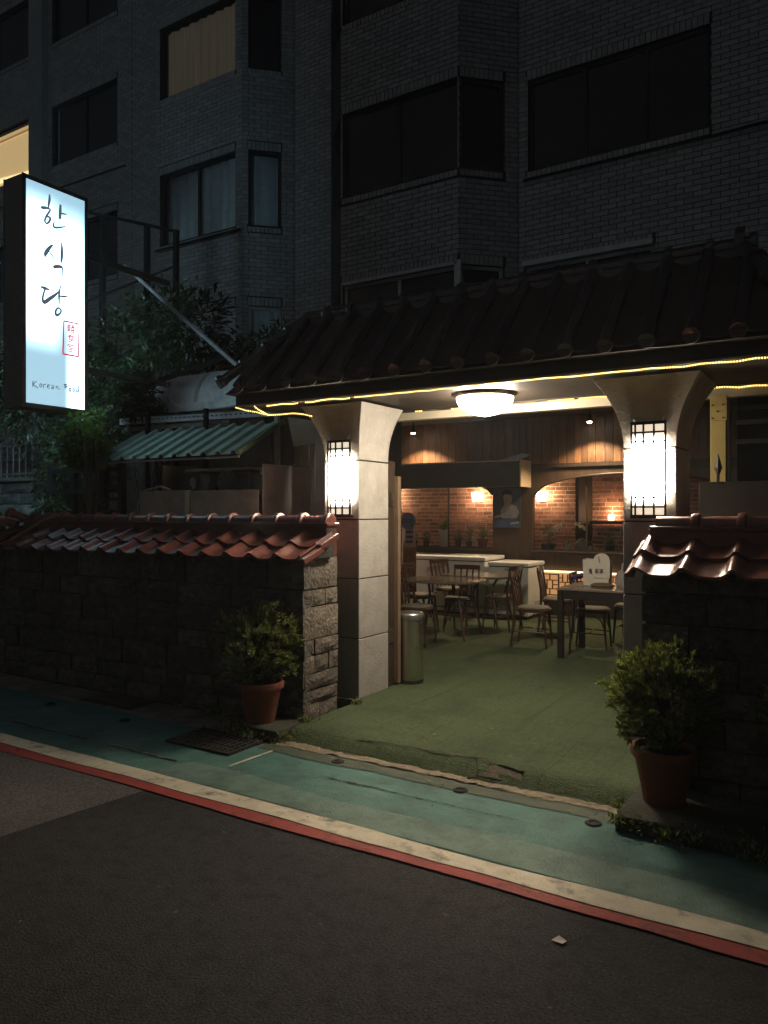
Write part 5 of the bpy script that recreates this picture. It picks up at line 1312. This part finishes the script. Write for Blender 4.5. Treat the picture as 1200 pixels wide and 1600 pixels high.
def tree(name, label, x, y, h, blobs, n, size, seed, m=LEAFT, cat='tree', group='trees and shrubs behind the sign'):
    rr = random.Random(seed); t = thing(name, label, cat, (x,y,0), group)
    mb = MB(); mb.tube([(x,y,0),(x+.04,y+.02,h*.4),(x-.03,y,h*.75),(x+.02,y,h)], [.05,.04,.03,.015] if cat == 'shrub' else [.09,.07,.05,.02], 8)
    for b in blobs: mb.tube([(x,y,h*.45),((x+b[0])/2+.05,(y+b[1])/2,(h*.5+b[2])/2+.1),(b[0],b[1],b[2])], [.04,.028,.01], 6)
    mb.build('trunk', BARK, t, True)
    o = leafcloud(blobs, n, size, seed).build('crown', m, t); return t
tree('leafy_tree','dark leafy tree climbing the steel frame right of the sign',-8.9,7.6,3.9,
     [(-9.2,7.6,4.1,.55,.5,.75),(-8.6,7.8,4.45,.6,.5,.55),(-8.0,7.8,4.2,.6,.5,.6),(-8.5,7.4,3.4,.7,.5,.6),(-9.3,7.3,3.2,.55,.45,.7),(-7.7,7.9,3.7,.45,.4,.45)], 5200, .13, 3)
tree('leafy_tree','dark leafy tree over the retaining wall left of the sign',-11.3,8.6,3.4,
     [(-12.0,8.5,3.9,.9,.6,.8),(-11.2,8.7,3.4,.8,.6,.8),(-10.6,8.3,2.9,.6,.5,.6),(-12.6,8.4,3.1,.7,.5,.6)], 4200, .12, 5)
tree('leafy_shrub','green shrub lit by the sign at the left edge of the photo',-10.2,6.9,3.3,
     [(-10.15,6.6,3.75,.36,.35,.6),(-10.5,6.8,3.1,.45,.4,.5)], 1300, .10, 7, LEAFT, 'shrub')
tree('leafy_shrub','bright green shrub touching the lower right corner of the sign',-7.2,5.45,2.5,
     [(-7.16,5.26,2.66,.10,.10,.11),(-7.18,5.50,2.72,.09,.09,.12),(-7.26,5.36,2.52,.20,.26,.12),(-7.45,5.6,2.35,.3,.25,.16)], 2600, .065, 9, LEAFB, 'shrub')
tree('leafy_shrub','dark shrub filling the gap under the sign',-8.6,6.3,2.4,
     [(-8.5,6.4,2.4,.55,.35,.5),(-9.2,6.6,2.2,.5,.35,.45),(-8.0,6.3,2.75,.35,.3,.35),(-9.6,6.8,2.7,.4,.3,.35)], 3200, .10, 11, LEAFT, 'shrub')
tree('leafy_shrub','small leafy shrub before the white barrel hood',-7.3,6.65,2.9,
     [(-7.78,6.55,3.12,.30,.25,.28),(-7.5,6.5,2.95,.16,.16,.13)], 900, .11, 13, LEAFT, 'shrub')
tree('leafy_shrub','dark shrub above the white barrel hood beside the gate roof',-6.4,7.9,3.6,
     [(-6.6,7.9,3.85,.5,.35,.35),(-5.8,8.0,3.95,.45,.35,.3),(-7.2,7.8,3.8,.4,.3,.3),(-5.2,8.1,4.0,.35,.3,.3)], 1900, .11, 15, LEAFT, 'shrub')
tree('leafy_shrub','small green weed behind the left end of the tiled wall',-8.0,5.7,1.6,
     [(-8.3,5.7,1.72,.22,.15,.14),(-7.3,5.6,1.70,.14,.12,.10)], 380, .09, 17, LEAFT, 'shrub')

def shrub_pot(x, y, z, r, crown_r, crown_z, seed, label, group, tilt=0):
    rr = random.Random(seed); t = thing('potted_shrub', label, 'potted plant', (x,y,z), group)
    hp = .31
    MB().lathe([(r*.62,0),(r*.64,.01),(r*.92,hp-.055),(r*.94,hp-.05),(r*1.04,hp-.048),(r*1.06,hp-.02),(r*1.03,hp),(r*.93,hp),(r*.90,hp-.05)], (x,y,z), 36, cap=False).build('pot', TERRA, t, True)
    MB().lathe([(r*.91,hp-.035),(r*.5,hp-.02),(.001,hp-.018)], (x,y,z), 20, cap=False).build('soil', SOIL, t)
    c = Vector((x+tilt,y,z+crown_z)); st = MB(); lf = MB()
    for i in range(700):
        d = Vector((rr.gauss(0,1), rr.gauss(0,1), rr.gauss(0,1))).normalized()
        lum = 1+.20*math.sin(d.x*4.2+seed)*math.cos(d.z*5+seed)+.13*math.sin(d.y*7+d.z*4+seed)
        f = rr.uniform(.62,1.0)*lum
        p = c + Vector((d.x*crown_r*f, d.y*crown_r*f, d.z*crown_r*.92*f))
        if p.z < z+hp+.01: p.z = z+hp+rr.uniform(.01,.05)
        if i % 3 == 0: st.tube([(x+rr.uniform(-.03,.03),y+rr.uniform(-.03,.03),z+hp-.03), tuple((Vector((x,y,z+hp))+p)/2+Vector((rr.uniform(-.03,.03),)*3)), tuple(p)], [.006,.004,.002], 4)
        ax = (d + Vector((0,0,.5)) + Vector((rr.uniform(-.4,.4), rr.uniform(-.4,.4), rr.uniform(-.3,.3)))).normalized()
        a = ax.cross(Vector((.3,.5,.8))).normalized(); b = ax.cross(a); m = rr.randint(11,17)
        for k in range(m):
            an = 2.4*k+rr.uniform(-.3,.3); sp_ = rr.uniform(.35,1.25)*(.4+.6*(k/m)); g = (ax*math.cos(sp_) + (a*math.cos(an)+b*math.sin(an))*math.sin(sp_)).normalized()
            o_ = p - ax*rr.uniform(0,.05); L = rr.uniform(.028,.054); s = g.cross(ax); s = (s if s.length > .05 else a).normalized(); u = s.cross(g); w = L*.32
            lf.add([o_, o_+g*L*.55+s*w*.5+u*L*.06, o_+g*L, o_+g*L*.55-s*w*.5+u*L*.06], [(0,1,2),(0,2,3)])
    st.build('stem', BARK, t); kind(lf.build('foliage', LEAF, t), 'stuff'); return t
shrub_pot(-3.93,4.50,.096,.172,.315,.585,41,'round shrub in terracotta pot at the end of the left stone wall','potted shrubs flanking the entrance')
shrub_pot(-.935,4.42,.096,.172,.295,.60,47,'round shrub in terracotta pot before the dark right stone wall','potted shrubs flanking the entrance')
shrub_pot(-.20,4.46,.096,.172,.27,.58,53,'shrub cut by the right edge before the dark wall','potted shrubs flanking the entrance')
def weeds(pts, seed, name='weeds'):
    rr = random.Random(seed); mb = MB()
    for (x, y, z, r, n) in pts:
        for i in range(n):
            p = Vector((x+rr.gauss(0,r*.5), y+rr.gauss(0,r*.35), z)); g = Vector((rr.uniform(-1,1), rr.uniform(-1,1), rr.uniform(.3,1.4))).normalized()
            L = rr.uniform(.018,.045); s = g.cross(Vector((rr.uniform(-1,1),rr.uniform(-1,1),1))).normalized()*L*.22; q = p+Vector((0,0,rr.uniform(0,r*.5)))
            mb.add([q, q+g*L*.5+s, q+g*L, q+g*L*.5-s], [(0,1,2,3)])
    return kind(mb.build(name, LEAF), 'stuff')
weeds([(-3.62,4.42,.02,.10,120),(-3.70,4.36,.01,.08,70),(-4.05,4.33,.03,.14,160),(-3.9,4.31,.01,.12,120),(-4.35,4.62,.02,.12,110),(-3.62,4.66,.09,.06,60),(-4.6,4.64,.01,.10,60),(-5.0,4.66,.01,.06,30),(-3.58,5.3,.1,.05,40)], 5)
weeds([(-1.05,4.12,.03,.12,130),(-.8,4.08,.02,.15,150),(-.4,4.08,.01,.2,160),(-1.16,4.3,.06,.05,40)], 6)
# thin haze volume added to give a lens-like glow round the lamps
hz = MB().box(-74,74,-74,74,-1.05,24).build('haze', None); kind(hz, 'stuff')
hm = bpy.data.materials.new('haze'); hm.use_nodes = True; hn = hm.node_tree.nodes; hn.remove(hn['Principled BSDF'])
pv_ = hn.new('ShaderNodeVolumePrincipled'); pv_.inputs['Color'].default_value = (.9,.92,.95,1); pv_.inputs['Density'].default_value = .0019; pv_.inputs['Anisotropy'].default_value = .2
hm.node_tree.links.new(pv_.outputs[0], hn['Material Output'].inputs['Volume']); hz.data.materials.append(hm)
# fallen leaves and specks on the ground
rr = random.Random(91); mb = MB()
for i in range(190):
    if i < 70: x, y, z = rr.uniform(-3.55,-1.2), rr.uniform(4.65,7.8), .1045
    elif i < 140: x, y, z = rr.uniform(-6.5,.4), 4.36+rr.gauss(0,.10), .020
    else: x, y, z = rr.uniform(-6,0), rr.uniform(1.6,4.2), .0145
    a = rr.uniform(0,6.28); L = rr.uniform(.008,.022)*(1.3 if i < 140 else .8); w = L*rr.uniform(.3,.6); c, s = math.cos(a), math.sin(a)
    mb.add([(x+L*c,y+L*s,z),(x-w*s,y+w*c,z+rr.uniform(.001,.006)),(x-L*c,y-L*s,z+.001),(x+w*s,y-w*c,z+rr.uniform(.0,.004))], [(0,1,2,3)])
kind(mb.build('fallen_leaves', mat('dry leaf litter', (.13,.10,.05), .9, .5, 30, island=True, rand=.6)), 'stuff')
MOSS = mat('moss', (.045,.06,.022), .95, .4, 30, .8, 120)
